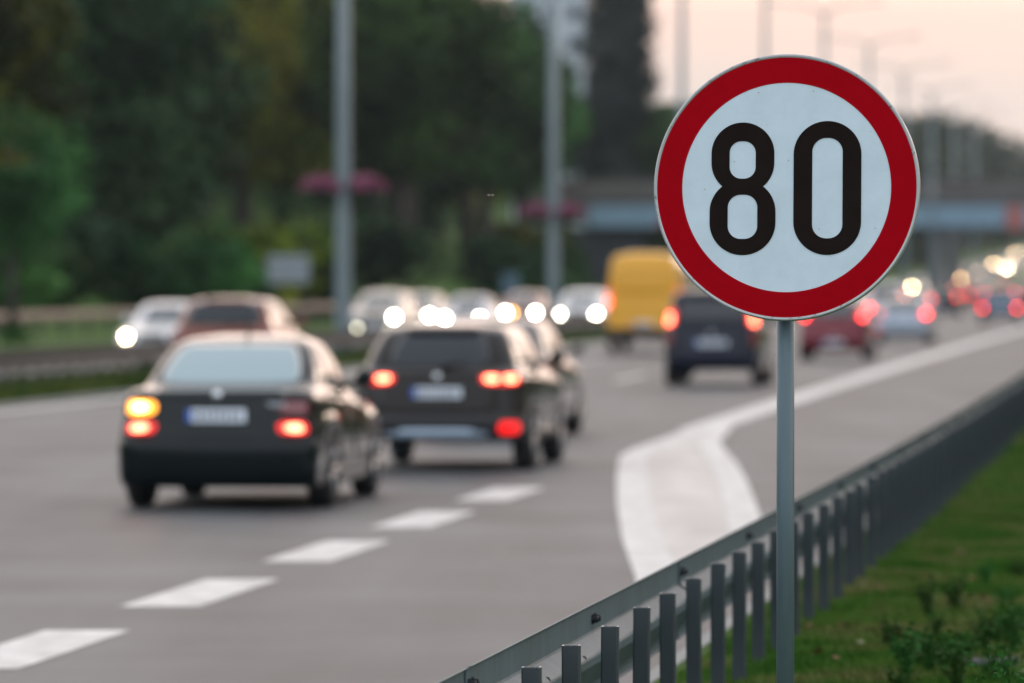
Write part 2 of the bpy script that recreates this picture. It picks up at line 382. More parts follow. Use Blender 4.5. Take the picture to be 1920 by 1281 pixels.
for z_ in (-.2, .2):
    b_ = MB(); b_.box((0, .016, z_), (.62, .022, .04)); b_.build('back_rail', M_GALV, head)
    b_ = MB(); b_.lathe([(.031, -.018), (.034, -.018), (.034, .018), (.031, .018)], c=(0, .062, z_ + sz - .13), n=24, closed=True); b_.build('clamp', M_GALV, sign, smooth=False)
M_POLE = mat('sign_post_steel', (.115, .16, .18), .42, metal=.3, noise=(22, (.085, .125, .145), .25, (1, 1, .12)), bump=.04)
b_ = MB(); b_.tube([(0, .062, -.4), (0, .062, sz + .12)], .0305, 40); b_.build('post', M_POLE, sign, smooth=True)
b_ = MB(); b_.lathe([(.0001, sz + .132), (.022, sz + .130), (.033, sz + .118), (.033, sz + .10)], c=(0, .062, 0), n=24); b_.build('post_cap', M_TRIM, sign, smooth=True)

# ---------------------------------------------------------------- guardrails
WPROF = [(.000, .310), (.006, .302), (.012, .262), (.075, .205), (.080, .19), (.080, .175), (.012, .12), (.004, .105), (.004, .085)]  # (towards traffic/away, z) upper half
def wprofile(depth=.083, height=.35):
    # seen from behind: edge lips and the centre valley stand nearest the posts, crests stand towards the traffic
    P = [(.85, 0), (.97, .02), (1, .07), (.95, .13), (.15, .42), (.03, .43), (0, .45), (0, .52), (.03, .54), (.10, .56), (.74, .66), (.83, .675), (.87, .70), (.88, .84), (.88, .95), (.86, .975), (.80, .99), (.72, .995), (.66, 1)]
    return [(-a * depth, b * height) for a, b in P]
def rail_mesh(fx, y0, y1, ztop, side=1, n=6, extra=0, zf=None, th=.004, hgt=.35):
    mbx = MB(); P = wprofile(height=hgt); P2 = P + [(a - th * 1.2, b) for a, b in P[::-1]]
    m = len(P2)
    for k in range(n + 1):
        y = y0 + (y1 - y0) * k / n; x = fx(y)
        for a, b in P2: mbx.v.append((x + side * (a + extra), y, hz(y) + ztop - hgt + b + extra * .6))
    for k in range(n):
        for i in range(m): j = (i + 1) % m; mbx.f.append((k * m + i, k * m + j, (k + 1) * m + j, (k + 1) * m + i))
    mbx.f.append(tuple(range(m))); mbx.f.append(tuple(n * m + i for i in range(m))[::-1])
    return mbx
near = empty('guardrail', (RAIL(20), 20, .13))
tag(near, 'grey steel guardrail on close-set square posts running along the near grass verge', 'guardrail')
def put(o, root):             # parent in place: the root's rotation is identity
    o.parent = root; o.location = Vector(o.location) - root.location; return o
PR = .10
# rails: sections of 4.3 m lapped at the joints
yj = 17.55 - 4.02 * 6; joints = []
# joints seen at px 935 (Y~17.9), 1145 (Y~21.3), 1295 (Y~24.7)
def jy(px_): return None
Jst = 17.95; Jlen = 3.45
k = -4
while Jst + k * Jlen < 128:
    y0 = Jst + k * Jlen; y1 = y0 + Jlen
    o = rail_mesh(RAIL, y0 - .16, y1 + .0, .75, side=1, n=3, extra=-.003 if k % 2 else .0035).build('rail_section', M_GALV, smooth=False); put(o, near)
    if y0 < 75:
        for dz, dy in ((-.060, -.035), (-.060, -.115), (-.155, -.07)):
            b_ = MB(); x = RAIL(y0 + dy)
            off = -.074 if dz > -.1 else -.02
            b_.lathe([(.0001, .030), (.010, .030), (.013, .027), (.013, .012), (.019, .012), (.019, .0)], axis='x', c=(x + off, y0 + dy, .75 + dz), n=8)
            put(b_.build('bolt', M_BOLT, smooth=False), near)
    k += 1
# posts: open square tubes
def post_mesh(w=.062, d=.05, h=.95, t=.0045, r=.006):
    mbx = MB()
    out = [(w / 2 - r, -d / 2), (w / 2, -d / 2 + r), (w / 2, d / 2 - r), (w / 2 - r, d / 2), (-w / 2 + r, d / 2), (-w / 2, d / 2 - r), (-w / 2, -d / 2 + r), (-w / 2 + r, -d / 2)]
    inn = [(x * (w / 2 - t) / (w / 2), y * (d / 2 - t) / (d / 2)) for x, y in out]
    n = 8
    for z in (-.35, h): mbx.v += [(x, y, z) for x, y in out]
    for z in (h, h - .3): mbx.v += [(x, y, z) for x, y in inn]
    for a in (0, 1, 2):
        for i in range(n): j = (i + 1) % n; mbx.f.append((a * n + i, a * n + j, (a + 1) * n + j, (a + 1) * n + i))
    mbx.f.append(tuple(range(3 * n, 4 * n)))
    return mbx
M_RIMHI = mat('rim_highlight_steel', (.42, .46, .46), .4, metal=.3)  # lighter tone paints a highlight onto the post top rims
pm = None; PY = [20.30 + 1.09 * k for k in range(-5, 92)]
for i, y in enumerate(PY):
    jit = random.uniform(-.006, .006)
    loc = (RAIL(y) + PR, y, 0.13 + .597 + jit - .95 + hz(y))
    if pm is None:
        o = post_mesh(t=.006).build('post', [M_GALVD, M_RIMHI], smooth=False); pm = o.data
        for p_ in pm.polygons:
            if len(p_.vertices) == 4 and abs(p_.center.z - .95) < .001: p_.material_index = 1
    else:
        o = bpy.data.objects.new('post', pm); COL.objects.link(o)
    o.location = loc; o.rotation_euler = (random.uniform(-.006, .006), random.uniform(-.008, .008), -.115)
    put(o, near)
for i, y in enumerate(PY):
    if y > 60: break
    b_ = MB(); x = RAIL(y)
    b_.lathe([(.0001, .022), (.009, .020), (.013, .016), (.013, .0)], axis='x', c=(x + .004, y + .19, .592), n=8)
    put(b_.build('post_bolt', M_BOLT, smooth=False), near)

def simple_rail(name, label, fx, y0, y1, ztop, side, m, sp, npost, mpost, double=False, ppos=.06):
    root = empty(name, (fx(y0), y0, hz(y0)))
    tag(root, label, 'guardrail')
    y = y0
    while y < y1:
        L = 8 if y < 200 else 24
        o = rail_mesh(fx, y, y + L, ztop, side=side, n=2, hgt=.32).build('rail_section', m, smooth=False); put(o, root)
        if double:
            o = rail_mesh(lambda t: fx(t) + side * .28, y, y + L, ztop, side=-side, n=2, hgt=.32).build('rail_section', m, smooth=False); put(o, root)
        y += L
    me = MB().box((0, 0, .36), (.10, .08, .9)).mesh('post'); me.materials.append(mpost)
    for k in range(npost):
        yy = y0 + 1 + sp * k
        o = bpy.data.objects.new('post', me); COL.objects.link(o); o.location = (fx(yy) + side * (.14 if double else ppos), yy, hz(yy) + .02 - .1); put(o, root)
    return root
simple_rail('median_guardrail', 'dark double guardrail along the grass median left of the traffic lanes', lambda y: RX(y) - 12.95, 62, 500, .78, -1, M_GALVFAR, 1.36, 96, M_GALVD, double=True)
simple_rail('far_guardrail', 'grey guardrail with warm sky reflection in its colour beyond the oncoming lanes at the foot of the bank', lambda y: RX(y) - 30.8, 120, 420, .95, 1, M_GALVSKYTINT, 4.0, 60, M_GALVFAR)

# ---------------------------------------------------------------- cars
def smooth_tab(T, sub=6, passes=3):
    """T: list of tuples per level -> dense table; returns (v samples, array)"""
    T = np.array(T, float); n = len(T); v = np.linspace(0, n - 1, (n - 1) * sub + 1)
    A = np.stack([np.interp(v, range(n), T[:, c]) for c in range(T.shape[1])], 1)
    for _ in range(passes):
        B = A.copy(); B[1:-1] = .25 * A[:-2] + .5 * A[1:-1] + .25 * A[2:]; A = B
    return v, A
class Shell:
    """car body as a stack of rounded plan outlines. columns: zr zf yr yf w rr rf (yr, yf measured in from the ends)"""
    QB = (.18, .28, .72, .82)
    def __init__(s, L, levels, wheels, Rw, bow=.07, barrel=.035, zs=.8, arch=1.17):
        s.L = L; s.v, s.A = smooth_tab(levels); s.n = len(levels); s.wheels = wheels; s.Rw = Rw; s.bow = bow; s.barrel = barrel; s.zs = zs; s.arch = arch
        s.z0 = levels[0][0]
    def row(s, v): return [float(np.interp(v, s.v, s.A[:, c])) for c in range(7)]
    def P(s, q, v):
        zr, zf, yr, yf, w, rr, rf = s.row(v); L2 = s.L / 2
        y0, y1 = -L2 + yr, L2 - yf; a = abs(q); sg = 1 if q >= 0 else -1
        b0, b1, b2, b3 = s.QB
        if a < b0: x, y = (w - rr) * a / b0, y0
        elif a < b1:
            t = (a - b0) / (b1 - b0) * math.pi / 2; x, y = w - rr + rr * math.sin(t), y0 + rr - rr * math.cos(t)
        elif a < b2: x, y = w, (y0 + rr) + (y1 - rf - y0 - rr) * (a - b1) / (b2 - b1)
        elif a < b3:
            t = (a - b2) / (b3 - b2) * math.pi / 2; x, y = w - rf + rf * math.cos(t), y1 - rf + rf * math.sin(t)
        else: x, y = (w - rf) * (1 - a) / (1 - b3), y1
        t = (y - y0) / (y1 - y0)
        t = min(1, max(0, t)); z = zr + (zf - zr) * (t ** 1.3)
        u = x / w
        bw = s.bow
        y += bw * u * u * (1 - t) ** 4 - bw * 2.2 * u * u * t ** 4
        x *= 1 - s.barrel * abs(2 * t - 1) ** 3
        # crown
        if a >= b0 * .6 and a <= 1 - (1 - b3) * .6 and z < s.zs:
            for yw in s.wheels:
                d = abs(y - yw); Ra = s.Rw * s.arch
                if d < Ra:
                    top = s.Rw + math.sqrt(Ra * Ra - d * d) * .98
                    zb = s.z0
                    if top > zb: z = top + (z - zb) * (s.zs - top) / (s.zs - zb) if top < s.zs else z
        return Vector((sg * x, y, z))
    def Nn(s, q, v):
        e = .004; dq = s.P(q + e, v) - s.P(q - e, v); dv = s.P(q, min(v + .06, s.n - 1)) - s.P(q, max(v - .06, 0))
        n = dq.cross(dv)
        n = n.normalized() if n.length > 1e-9 else Vector((0, 0, 1))
        return n
    def body(s, nv=46):
        b0, b1, b2, b3 = s.QB
        qs = list(np.linspace(0, b0, 7)[:-1]) + list(np.linspace(b0, b1, 7)[:-1]) + list(np.linspace(b1, b2, 64)[:-1]) + list(np.linspace(b2, b3, 7)[:-1]) + list(np.linspace(b3, 1, 7))
        ring = qs + [-q for q in qs[-2:0:-1]]
        m = len(ring); mb_ = MB(); vs = np.linspace(0, s.n - 1, nv)
        for v in vs:
            for q in ring: mb_.v.append(tuple(s.P(q, v)))
        for j in range(nv - 1):
            for i in range(m): k = (i + 1) % m; mb_.f.append((j * m + i, j * m + k, (j + 1) * m + k, (j + 1) * m + i))
        h = len(qs)
        for base, fl in ((0, True), ((nv - 1) * m, False)):
            for i in range(h - 1):
                a, b = base + i, base + i + 1; c, d = base + (m - i - 1) % m if i + 1 < h - 1 else base + i + 1, base + (m - i) % m
                f = [a, b, c, d]; f2 = []
                for t in f:
                    if t not in f2: f2.append(t)
                if len(f2) > 2: mb_.f.append(tuple(f2 if fl else f2[::-1]))
        return mb_
    def patch(s, q0, q1, v0, v1, off=.004, nq=12, nv=8, q0t=None, q1t=None, inset=.02, rc=.16):
        """raised panel following the body; q0t,q1t: range at the top; rc rounds its corners"""
        q0t = q0 if q0t is None else q0t; q1t = q1 if q1t is None else q1t
        mb_ = MB()
        def pt(a, b, o):
            # round the corners in parameter space
            ca, cb = a * 2 - 1, b * 2 - 1
            if rc:
                k = 1 - rc * (abs(ca) ** 4) * (abs(cb) ** 4); ca *= k; cb *= k
            a, b = (ca + 1) / 2, (cb + 1) / 2
            v = v0 + (v1 - v0) * b; qa = q0 + (q0t - q0) * b; qb = q1 + (q1t - q1) * b; q = qa + (qb - qa) * a
            return s.P(q, v) + s.Nn(q, v) * o
        for j in range(nv + 1):
            for i in range(nq + 1): mb_.v.append(tuple(pt(i / nq, j / nv, off)))
        for j in range(nv):
            for i in range(nq): p = j * (nq + 1) + i; mb_.f.append((p, p + 1, p + nq + 2, p + nq + 1))
        edge = [(i, 0) for i in range(nq)] + [(nq, j) for j in range(nv)] + [(nq - i, nv) for i in range(nq)] + [(0, nv - j) for j in range(nv)]
        b = len(mb_.v)
        for (i, j) in edge: mb_.v.append(tuple(pt(i / nq, j / nv, -inset)))
        ne = len(edge)
        for k in range(ne):
            (i, j), (i2, j2) = edge[k], edge[(k + 1) % ne]
            mb_.f.append((j * (nq + 1) + i, b + k, b + (k + 1) % ne, j2 * (nq + 1) + i2))
        return mb_
    def vz(s, z, front=False): return float(np.interp(z, s.A[:, 1 if front else 0], s.v))
    def qx(s, x, v):
        w, rr = s.row(v)[4:6]
        if x < w - rr: return s.QB[0] * x / (w - rr)
        return s.QB[0] + (s.QB[1] - s.QB[0]) * math.asin(min(1, (x - w + rr) / rr)) / (math.pi / 2)

WM = {}
def wheel(parent, x, y, R, w=.2, rimm=None):
    rimm = rimm or M_RIM
    key = (round(R, 3), w)
    if key not in WM:
        t = MB(); r = R
        t.lathe([(r * .62, -w / 2), (r * .8, -w / 2 - .008), (r * .95, -w / 2 + .01), (r, -w / 2 + .035), (r, w / 2 - .035), (r * .95, w / 2 - .01), (r * .8, w / 2 + .008), (r * .62, w / 2)], axis='x', n=36)
        d = MB(); d.lathe([(.0001, -.03), (r * .2, -.03), (r * .22, .02), (r * .58, .03), (r * .63, -.08), (r * .63, .08), (r * .64, .08), (r * .64, -.08)], axis='x', n=36)
        for k in range(5):
            a = 2 * math.pi * k / 5
            for da in (-.13, .13):
                p0 = Vector((w / 2 - .03, math.cos(a) * r * .1, math.sin(a) * r * .1)); p1 = Vector((w / 2 - .012, math.cos(a + da) * r * .61, math.sin(a + da) * r * .61))
                d.tube([p0, p1], [.03, .022], 6)
        d.lathe([(.0001, w / 2), (r * .12, w / 2), (r * .14, w / 2 - .05)], axis='x', n=16)
        a = t.mesh('tyre'); a.materials.append(M_BLACK); b = d.mesh('rim')
        for me in (a, b): me.polygons.foreach_set('use_smooth', [True] * len(me.polygons))
        WM[key] = (a, b)
    a, b = WM[key]
    wh = empty('wheel', (x, y, R), 0 if x > 0 else math.pi); wh.parent = parent
    for nm, me in (('tyre', a), ('rim', b)):
        o = bpy.data.objects.new(nm, me); COL.objects.link(o); o.parent = wh
        if nm == 'rim':
            if not me.materials: me.materials.append(M_RIM)
            o.material_slots[0].link = 'OBJECT'; o.material_slots[0].material = rimm
    return wh
def emis(name, col, base, s):
    return mat(name, base, .25, spec=.5, coat=.5, emit=col, es=s)
TAIL_ON = emis('tail_light_lit', (1, .08, .04), (.35, .01, .01), 6)
TAIL_HOT = emis('brake_light_lit', (1, .15, .075), (.35, .02, .01), 8)
TAIL_LENS = emis('tail_lens_glowing', (1, .02, .012), (.30, .006, .006), .75)
TURN_LENS = emis('turn_lens_glowing', (1, .33, .02), (.4, .12, .01), 2.2)
TAIL_FAR = emis('tail_light_far', (1, .02, .022), (.35, .01, .01), 12)
TAIL_OFF = mat('tail_light_lens', (.17, .008, .012), .2, coat=1)
TURN_ON = emis('turn_light_lit', (1, .56, .13), (.5, .25, .02), 10)
REFL = emis('reflector_red_glow', (1, .01, .01), (.4, .005, .005), .9)  # reflector given its own red glow, no lamp behind it
HEAD_ON = emis('headlight_lit', (1, .89, .72), (.8, .8, .8), 50)
HEAD_WARM = emis('headlight_lit_warm', (1, .74, .42), (.8, .7, .6), 45)
HEAD_FAR = emis('headlight_lit_golden', (1, .70, .36), (.8, .7, .6), 95)
HEAD_DIP = emis('headlight_dipped', (1, .70, .40), (.8, .7, .6), 9)
HEAD_FARW = emis('headlight_lit_far_white', (1, .82, .55), (.8, .7, .6), 150)
HEAD_FARO = emis('headlight_lit_amber', (1, .60, .26), (.8, .7, .6), 60)
HEAD_OFF = mat('headlight_lens', (.5, .52, .55), .12, coat=1)
AMBER_ON = emis('front_turn_lit', (1, .45, .06), (.5, .25, .02), 22)
LEV = {
 'sedan': dict(L=4.50, W=.885, H=1.45, wb=(-1.36, 1.30), Rw=.315, lv=[
    (.19, .18, .07, .14, .865, .12, .28), (.26, .25, .02, .04, .885, .12, .30), (.50, .42, .0, .0, .89, .13, .32), (.62, .56, .02, .02, .888, .14, .34),
    (.82, .66, .06, .06, .862, .18, .36), (.95, .74, .07, .16, .845, .16, .36), (1.005, .80, .15, .34, .80, .16, .34),
    (1.02, .93, .66, 1.22, .765, .16, .26), (1.21, 1.15, .98, 1.62, .70, .15, .22), (1.37, 1.36, 1.30, 2.02, .61, .14, .2), (1.425, 1.43, 1.55, 2.25, .50, .14, .2), (1.455, 1.455, 1.85, 2.5, .24, .1, .1)],
    glass=(7.12, 9.0), rearq=.20),
 'hatch': dict(L=4.15, W=.86, H=1.49, wb=(-1.25, 1.25), Rw=.315, lv=[
    (.22, .18, .10, .14, .80, .22, .28), (.29, .25, .02, .04, .84, .22, .30), (.50, .42, .0, .0, .858, .22, .32), (.62, .56, .04, .02, .862, .20, .34),
    (.82, .68, .10, .06, .858, .20, .36), (.95, .78, .12, .16, .845, .20, .36), (1.00, .85, .16, .34, .81, .20, .34),
    (1.03, .96, .22, 1.00, .775, .20, .26), (1.23, 1.2, .34, 1.42, .71, .19, .22), (1.41, 1.39, .52, 1.82, .625, .17, .2), (1.465, 1.465, .72, 2.08, .53, .14, .2), (1.495, 1.495, 1.1, 2.4, .24, .1, .1)],
    glass=(7.12, 9.0), rearq=.175),
 'suv': dict(L=4.45, W=.915, H=1.62, wb=(-1.32, 1.34), Rw=.35, lv=[
    (.34, .26, .12, .14, .85, .24, .28), (.40, .33, .03, .04, .895, .24, .30), (.58, .48, .0, .0, .91, .24, .32), (.70, .64, .05, .02, .915, .22, .34),
    (.88, .80, .10, .05, .91, .22, .36), (1.02, .90, .12, .14, .895, .22, .36), (1.08, .97, .16, .32, .86, .22, .34),
    (1.11, 1.08, .24, 1.02, .82, .22, .26), (1.32, 1.30, .40, 1.44, .75, .20, .22), (1.52, 1.50, .60, 1.82, .66, .17, .2), (1.585, 1.58, .80, 2.08, .56, .14, .2), (1.62, 1.62, 1.2, 2.4, .24, .1, .1)],
    glass=(7.15, 8.75), rearq=.165),
 'mpv': dict(L=4.40, W=.89, H=1.80, wb=(-1.33, 1.36), Rw=.32, lv=[
    (.30, .22, .10, .14, .83, .16, .28), (.36, .30, .02, .04, .87, .16, .30), (.52, .44, .0, .0, .885, .16, .32), (.66, .60, .03, .02, .89, .15, .34),
    (.88, .78, .06, .06, .89, .15, .36), (1.02, .88, .07, .14, .885, .15, .36), (1.10, .95, .08, .30, .87, .15, .34),
    (1.14, 1.06, .10, .92, .85, .15, .26), (1.42, 1.38, .15, 1.32, .81, .15, .22), (1.66, 1.66, .22, 1.78, .75, .15, .2), (1.755, 1.75, .32, 2.0, .66, .14, .2), (1.80, 1.80, .6, 2.3, .3, .1, .1)],
    glass=(7.15, 8.85), rearq=.165),
 'van': dict(L=5.6, W=1.02, H=2.5, wb=(-1.75, 1.75), Rw=.34, lv=[
    (.34, .26, .10, .14, .95, .12, .28), (.42, .36, .02, .04, 1.0, .12, .30), (.60, .5, .0, .0, 1.015, .10, .32), (.80, .75, .02, .02, 1.02, .10, .34),
    (1.0, .95, .03, .06, 1.02, .10, .36), (1.2, 1.05, .04, .14, 1.02, .10, .36), (1.28, 1.12, .045, .34, 1.015, .10, .34),
    (1.34, 1.28, .05, .75, 1.01, .10, .26), (1.8, 1.74, .07, 1.12, .97, .10, .22), (2.25, 2.15, .10, 1.5, .91, .12, .2), (2.42, 2.40, .16, 1.9, .82, .14, .2), (2.5, 2.5, .4, 2.5, .4, .1, .1)],
    glass=(7.3, 8.9), rearq=.165),
}
def paint(name, col, c2=None, metal=.25, rough=.32):
    return mat(name, col, rough, metal=metal if max(col) > .1 else 0., spec=.5 if max(col) > .1 else .06, coat=1.0, coat_ior=1.33 if max(col) < .1 else 1.32, coat_rough=.04, noise=(3, c2 or tuple(c * .9 for c in col), .3, (1, 1, 1)))
def make_car(name, kind, color, label, cat, tails, turn=None, plate_z=.80, facing='away', rear_glass=None, trim=False, rails=False, bump_z=None, reflect=False, heads=None, antenna=False, emblem=True, group=None, amber=False, fog=False, chrome_strip=False, rimm=None, solid_sides=False, plate_w=.52, badge=False, spare=False, rq=None):
    D = LEV[kind]; sh = Shell(D['L'], D['lv'], D['wb'], D['Rw'], bow=.04 if kind in ('van', 'mpv') else .07)
    root = empty(name); tag(root, label, cat, group)
    g0, g1 = D['glass']; W_ = D['W']; L2 = D['L'] / 2
    o = sh.body().build('body', color, root, smooth=True)
    # panels
    rq = rq or D['rearq']
    sh.patch(-.165, .165, sh.vz(.56 if kind != 'suv' else .64), 6.2, .005, 16, 10, rc=.06).build('tailgate' if kind != 'sedan' else 'boot_lid', color, root, smooth=True)
    sh.patch(-rq, rq, g0, g1 + .1, .007, 18, 8, rc=.1).build('rear_window', rear_glass or M_GLASS, root, smooth=True)
    sh.patch(1 - .172, 1.0 + .172, g0, g1 + .05, .007, 18, 8, rc=.1) if False else None
    # windscreen: two halves share one mesh (q runs up to 1 on each side)
    ws = MB()
    for sgn in (1, -1):
        w_ = sh.patch(sgn * .828, sgn * .9999, g0, g1 + .05, .007, 10, 8, rc=0)
        ws.add(w_.v, w_.f)
    ws.build('windscreen', M_GLASS, root, smooth=True)
    hood = MB()
    for sgn in (1, -1):
        w_ = sh.patch(sgn * .835, sgn * .9999, 5.75, 6.85, .004, 8, 5, rc=0); hood.add(w_.v, w_.f)
    hood.build('bonnet', color, root, smooth=True)
    doors = [(.335, .485), (.50, .665)] if kind != 'van' else [(.50, .655)]
    for sgn in (1, -1):
        for (a, b) in doors:
            d = sh.patch(sgn * a, sgn * b, sh.vz(.40 if kind in ('sedan', 'hatch') else .48), 6.25, .005, 18, 12, rc=.04, inset=.01).build('door', color, root, smooth=True)
            p = sh.P(sgn * (a + .02), 5.2); hb = MB(); hb.box((p.x + sgn * .018, p.y + .06, p.z - .03), (.022, .17, .028)); bevel(hb.build('door_handle', color, d), .006)
        wins = [(.30, .345, .325, .355), (.36, .487, .36, .487), (.50, .665, .50, .66)] if kind != 'van' else [(.52, .655, .52, .65)]
        for (a, b, at_, bt_) in wins:
            sh.patch(sgn * a, sgn * b, g0 + .05, g1 + (.0 if kind != 'van' else -.2), .006, 10, 6, q0t=sgn * at_, q1t=sgn * bt_, rc=.08).build('side_window', M_GLASS, root, smooth=True)
        # mirror
        p = sh.P(sgn * .665, g0); mbm = MB(); mbm.tube([(p.x * .98, p.y, p.z + .02), (p.x + sgn * .10, p.y - .02, p.z + .05)], [.025, .03], 8)
        mbm.lathe([(.0001, -.06), (.06, -.05), (.085, 0), (.08, .05), (.0001, .055)], c=(p.x + sgn * .16, p.y - .02, p.z + .085), axis='y', n=14)
        mbm.build('wing_mirror', color if kind != 'mpv' else M_TRIM, root, smooth=True)
    # lower sill trim + bumpers
    for sgn in (1, -1):
        if trim:
            tr = MB()
            w_ = sh.patch(sgn * .28, sgn * .72, 0.05, sh.vz(.47), .009, 64, 3, rc=0); w_.build('sill_trim', M_TRIM, root, smooth=True)
    bz = bump_z or .56
    sh.patch(-.26, .26, .35, sh.vz(bz), .010, 24, 5, rc=.05).build('rear_bumper', M_TRIM if trim else color, root, smooth=True)
    fb = MB()
    for sgn in (1, -1):
        w_ = sh.patch(sgn * .84, sgn * .9999, 1.0, 2.4, .008, 8, 4, rc=0); fb.add(w_.v, w_.f)
    fb.build('lower_grille', M_TRIM, root, smooth=True)
    fg = MB()
    for sgn in (1, -1):
        w_ = sh.patch(sgn * .885, sgn * .9999, 3.25, 4.9, .008, 8, 4, rc=0); fg.add(w_.v, w_.f)
    fg.build('grille', M_TRIM, root, smooth=True)
    # wheels
    for yw in D['wb']:
        for sgn in (1, -1): wheel(root, sgn * (W_ - .095), yw, D['Rw'], .205, rimm)
    um = MB(); um.box((0, 0, .32 if kind in ('sedan', 'hatch') else .38), (W_ * 1.2, D['L'] * .8, .10)); um.build('underbody', M_BLACK, root)
    ex = MB(); ex.tube([(-.45, -L2 + .5, .25), (-.45, -L2 + .06, .25)], .03, 12); ex.tube([(-.45, -L2 + .95, .27), (-.45, -L2 + .5, .27)], .09, 12); ex.build('exhaust', M_GALVD, root, smooth=True)
    # lamps. tails: list of (x0, x1, z0, z1, material left, material right)
    for (x0, x1, z0, z1, ml, mr_) in tails:
        for sgn, mm in ((-1, ml), (1, mr_)):
            if mm is None: continue
            v0, v1 = sh.vz(z0), sh.vz(z1); qa, qb = sh.qx(x0, (v0 + v1) / 2), sh.qx(x1, (v0 + v1) / 2)
            hot = mm in (TAIL_HOT, TURN_ON, TAIL_ON, TAIL_FAR)
            nm = 'turn_signal' if mm is TURN_ON else ('reflector' if mm is REFL else 'tail_light')
            lens = sh.patch(sgn * qa, sgn * qb, v0, v1, .014, 8, 6, rc=.2, inset=.004).build(nm, (TURN_LENS if mm is TURN_ON else TAIL_LENS) if hot else mm, root, smooth=True)
            if hot:
                q_, v_ = qa + (qb - qa) * .5, v0 + (v1 - v0) * .5; hq, hv_ = (qb - qa) * .27, (v1 - v0) * .30
                for qc in ((q_,) if x1 - x0 < .3 else (qa + (qb - qa) * .27, qa + (qb - qa) * .74)):
                    hh = hq if x1 - x0 < .3 else hq * .62
                    sh.patch(sgn * (qc - hh), sgn * (qc + hh), v_ - hv_, v_ + hv_, .019, 6, 5, rc=.3, inset=.006).build('bulb_glow', mm, lens, smooth=True)
    hm = (HEAD_ON if facing == 'oncoming' else HEAD_OFF)
    hms = heads or (hm, hm)
    zl = (3.3, 4.9)
    for sgn, mm in ((-1, hms[0]), (1, hms[1])):
        sh.patch(sgn * .762, sgn * .845, zl[0], zl[1], .012, 8, 5, rc=.2, inset=.004).build('headlight', HEAD_OFF, root, smooth=True)
        pc = sh.P(sgn * .80, 4.0); nn = sh.Nn(sgn * .825, 4.0)
        if nn.y < 0: nn = -nn
        lb = MB(); 
        lb.lathe([(.0001, .0), (.075, -.004), (.082, -.03)], axis='y', c=(pc.x, pc.y + .07, pc.z), n=18)
        lb.build('headlamp_bulb', mm, root, smooth=True)
    if amber:
        sh.patch(.87, .90, 3.4, 4.6, .016, 4, 4, rc=.2).build('turn_signal', AMBER_ON, root, smooth=True)
    if fog:
        for sgn in (-1, 1):
            pc = sh.P(sgn * .84, 1.8); lb = MB(); lb.lathe([(.0001, 0), (.06, -.004), (.065, -.03)], axis='y', c=(pc.x, pc.y + .02, pc.z), n=16); lb.build('fog_light', mat('fog_glow', (.7, .7, .6), .2, emit=(1, .95, .7), es=6), root, smooth=True)
    # plates
    for front in (False, True):
        if front: yy = sh.P(.97, 2.6).y + .025; zz = D['lv'][2][1] + .02; ry = math.pi
        else: yy = sh.P(.0, sh.vz(plate_z)).y - .022; zz = plate_z; ry = 0
        pl = empty('license_plate', (0, yy, zz), ry); pl.parent = root
        b_ = MB(); b_.box((.02, 0, 0), (plate_w - .05, .012, .112)); bevel(b_.build('plate', M_PLATE, pl), .004)
        b_ = MB(); b_.box((-plate_w / 2 + .022, 0, 0), (.045, .012, .112)); b_.build('plate_band', M_PLATEB, pl)
        b_ = MB(); rr_ = random.Random(hash(label) % 1000 if False else len(label))
        x = -plate_w / 2 + .08
        while x < plate_w / 2 - .05:
            wv = rr_.uniform(.018, .03); b_.box((x, -.0075, rr_.uniform(-.004, .004)), (wv, .003, .062)); x += wv + .028
        b_.build('plate_marks', M_INK, pl)
    if emblem:
        p = sh.P(0, sh.vz(plate_z + .17)); b_ = MB(); b_.lathe([(.0001, -.02), (.035, -.018), (.042, -.005), (.042, .01)], c=(0, p.y, p.z), axis='y', n=24); b_.build('emblem', M_CHROME, root, smooth=True)
    if badge:
        p = sh.P(.13, sh.vz(.90)); b_ = MB(); b_.box((.50, p.y - .004, .885), (.17, .012, .035)); b_.build('badge', M_CHROME, root)
    if antenna:
        p = sh.P(0, len(D['lv']) - 1.5); b_ = MB(); b_.tube([(0, p.y + .1, D['H'] - .01), (0, p.y - .12, D['H'] + .17)], [.012, .004], 8); b_.build('antenna', M_TRIM, root)
    if rails:
        for sgn in (1, -1):
            b_ = MB(); b_.tube([(sgn * .60, -1.15, D['H'] - .07), (sgn * .62, -1.0, D['H'] - .01), (sgn * .62, .2, D['H']), (sgn * .58, .5, D['H'] - .05)], .018, 8); b_.build('roof_rail', M_TRIM, root, smooth=True)
    if chrome_strip:
        v0, v1 = sh.vz(.38), sh.vz(.47); sh.patch(-.15, .15, v0, v1, .03, 16, 3, rc=.3).build('skid_trim', mat('brushed_skid', (.48, .58, .70), .3, metal=.4), root, smooth=True)
    # rear wiper / high brake light
    if kind in ('hatch', 'suv', 'mpv'):
        p0 = sh.P(0, g0); b_ = MB(); b_.tube([(0, p0.y - .03, p0.z + .0), (.28, sh.P(.1, g0 + .35).y - .03, sh.P(.1, g0 + .35).z)], .010, 6); b_.build('rear_wiper', M_TRIM, root)
        sp = sh.patch(-.15, .15, g1 + .12, g1 + .75, .035, 12, 3, rc=.1); sp.build('roof_spoiler', color, root, smooth=True)
    root['kindof'] = kind
    return root
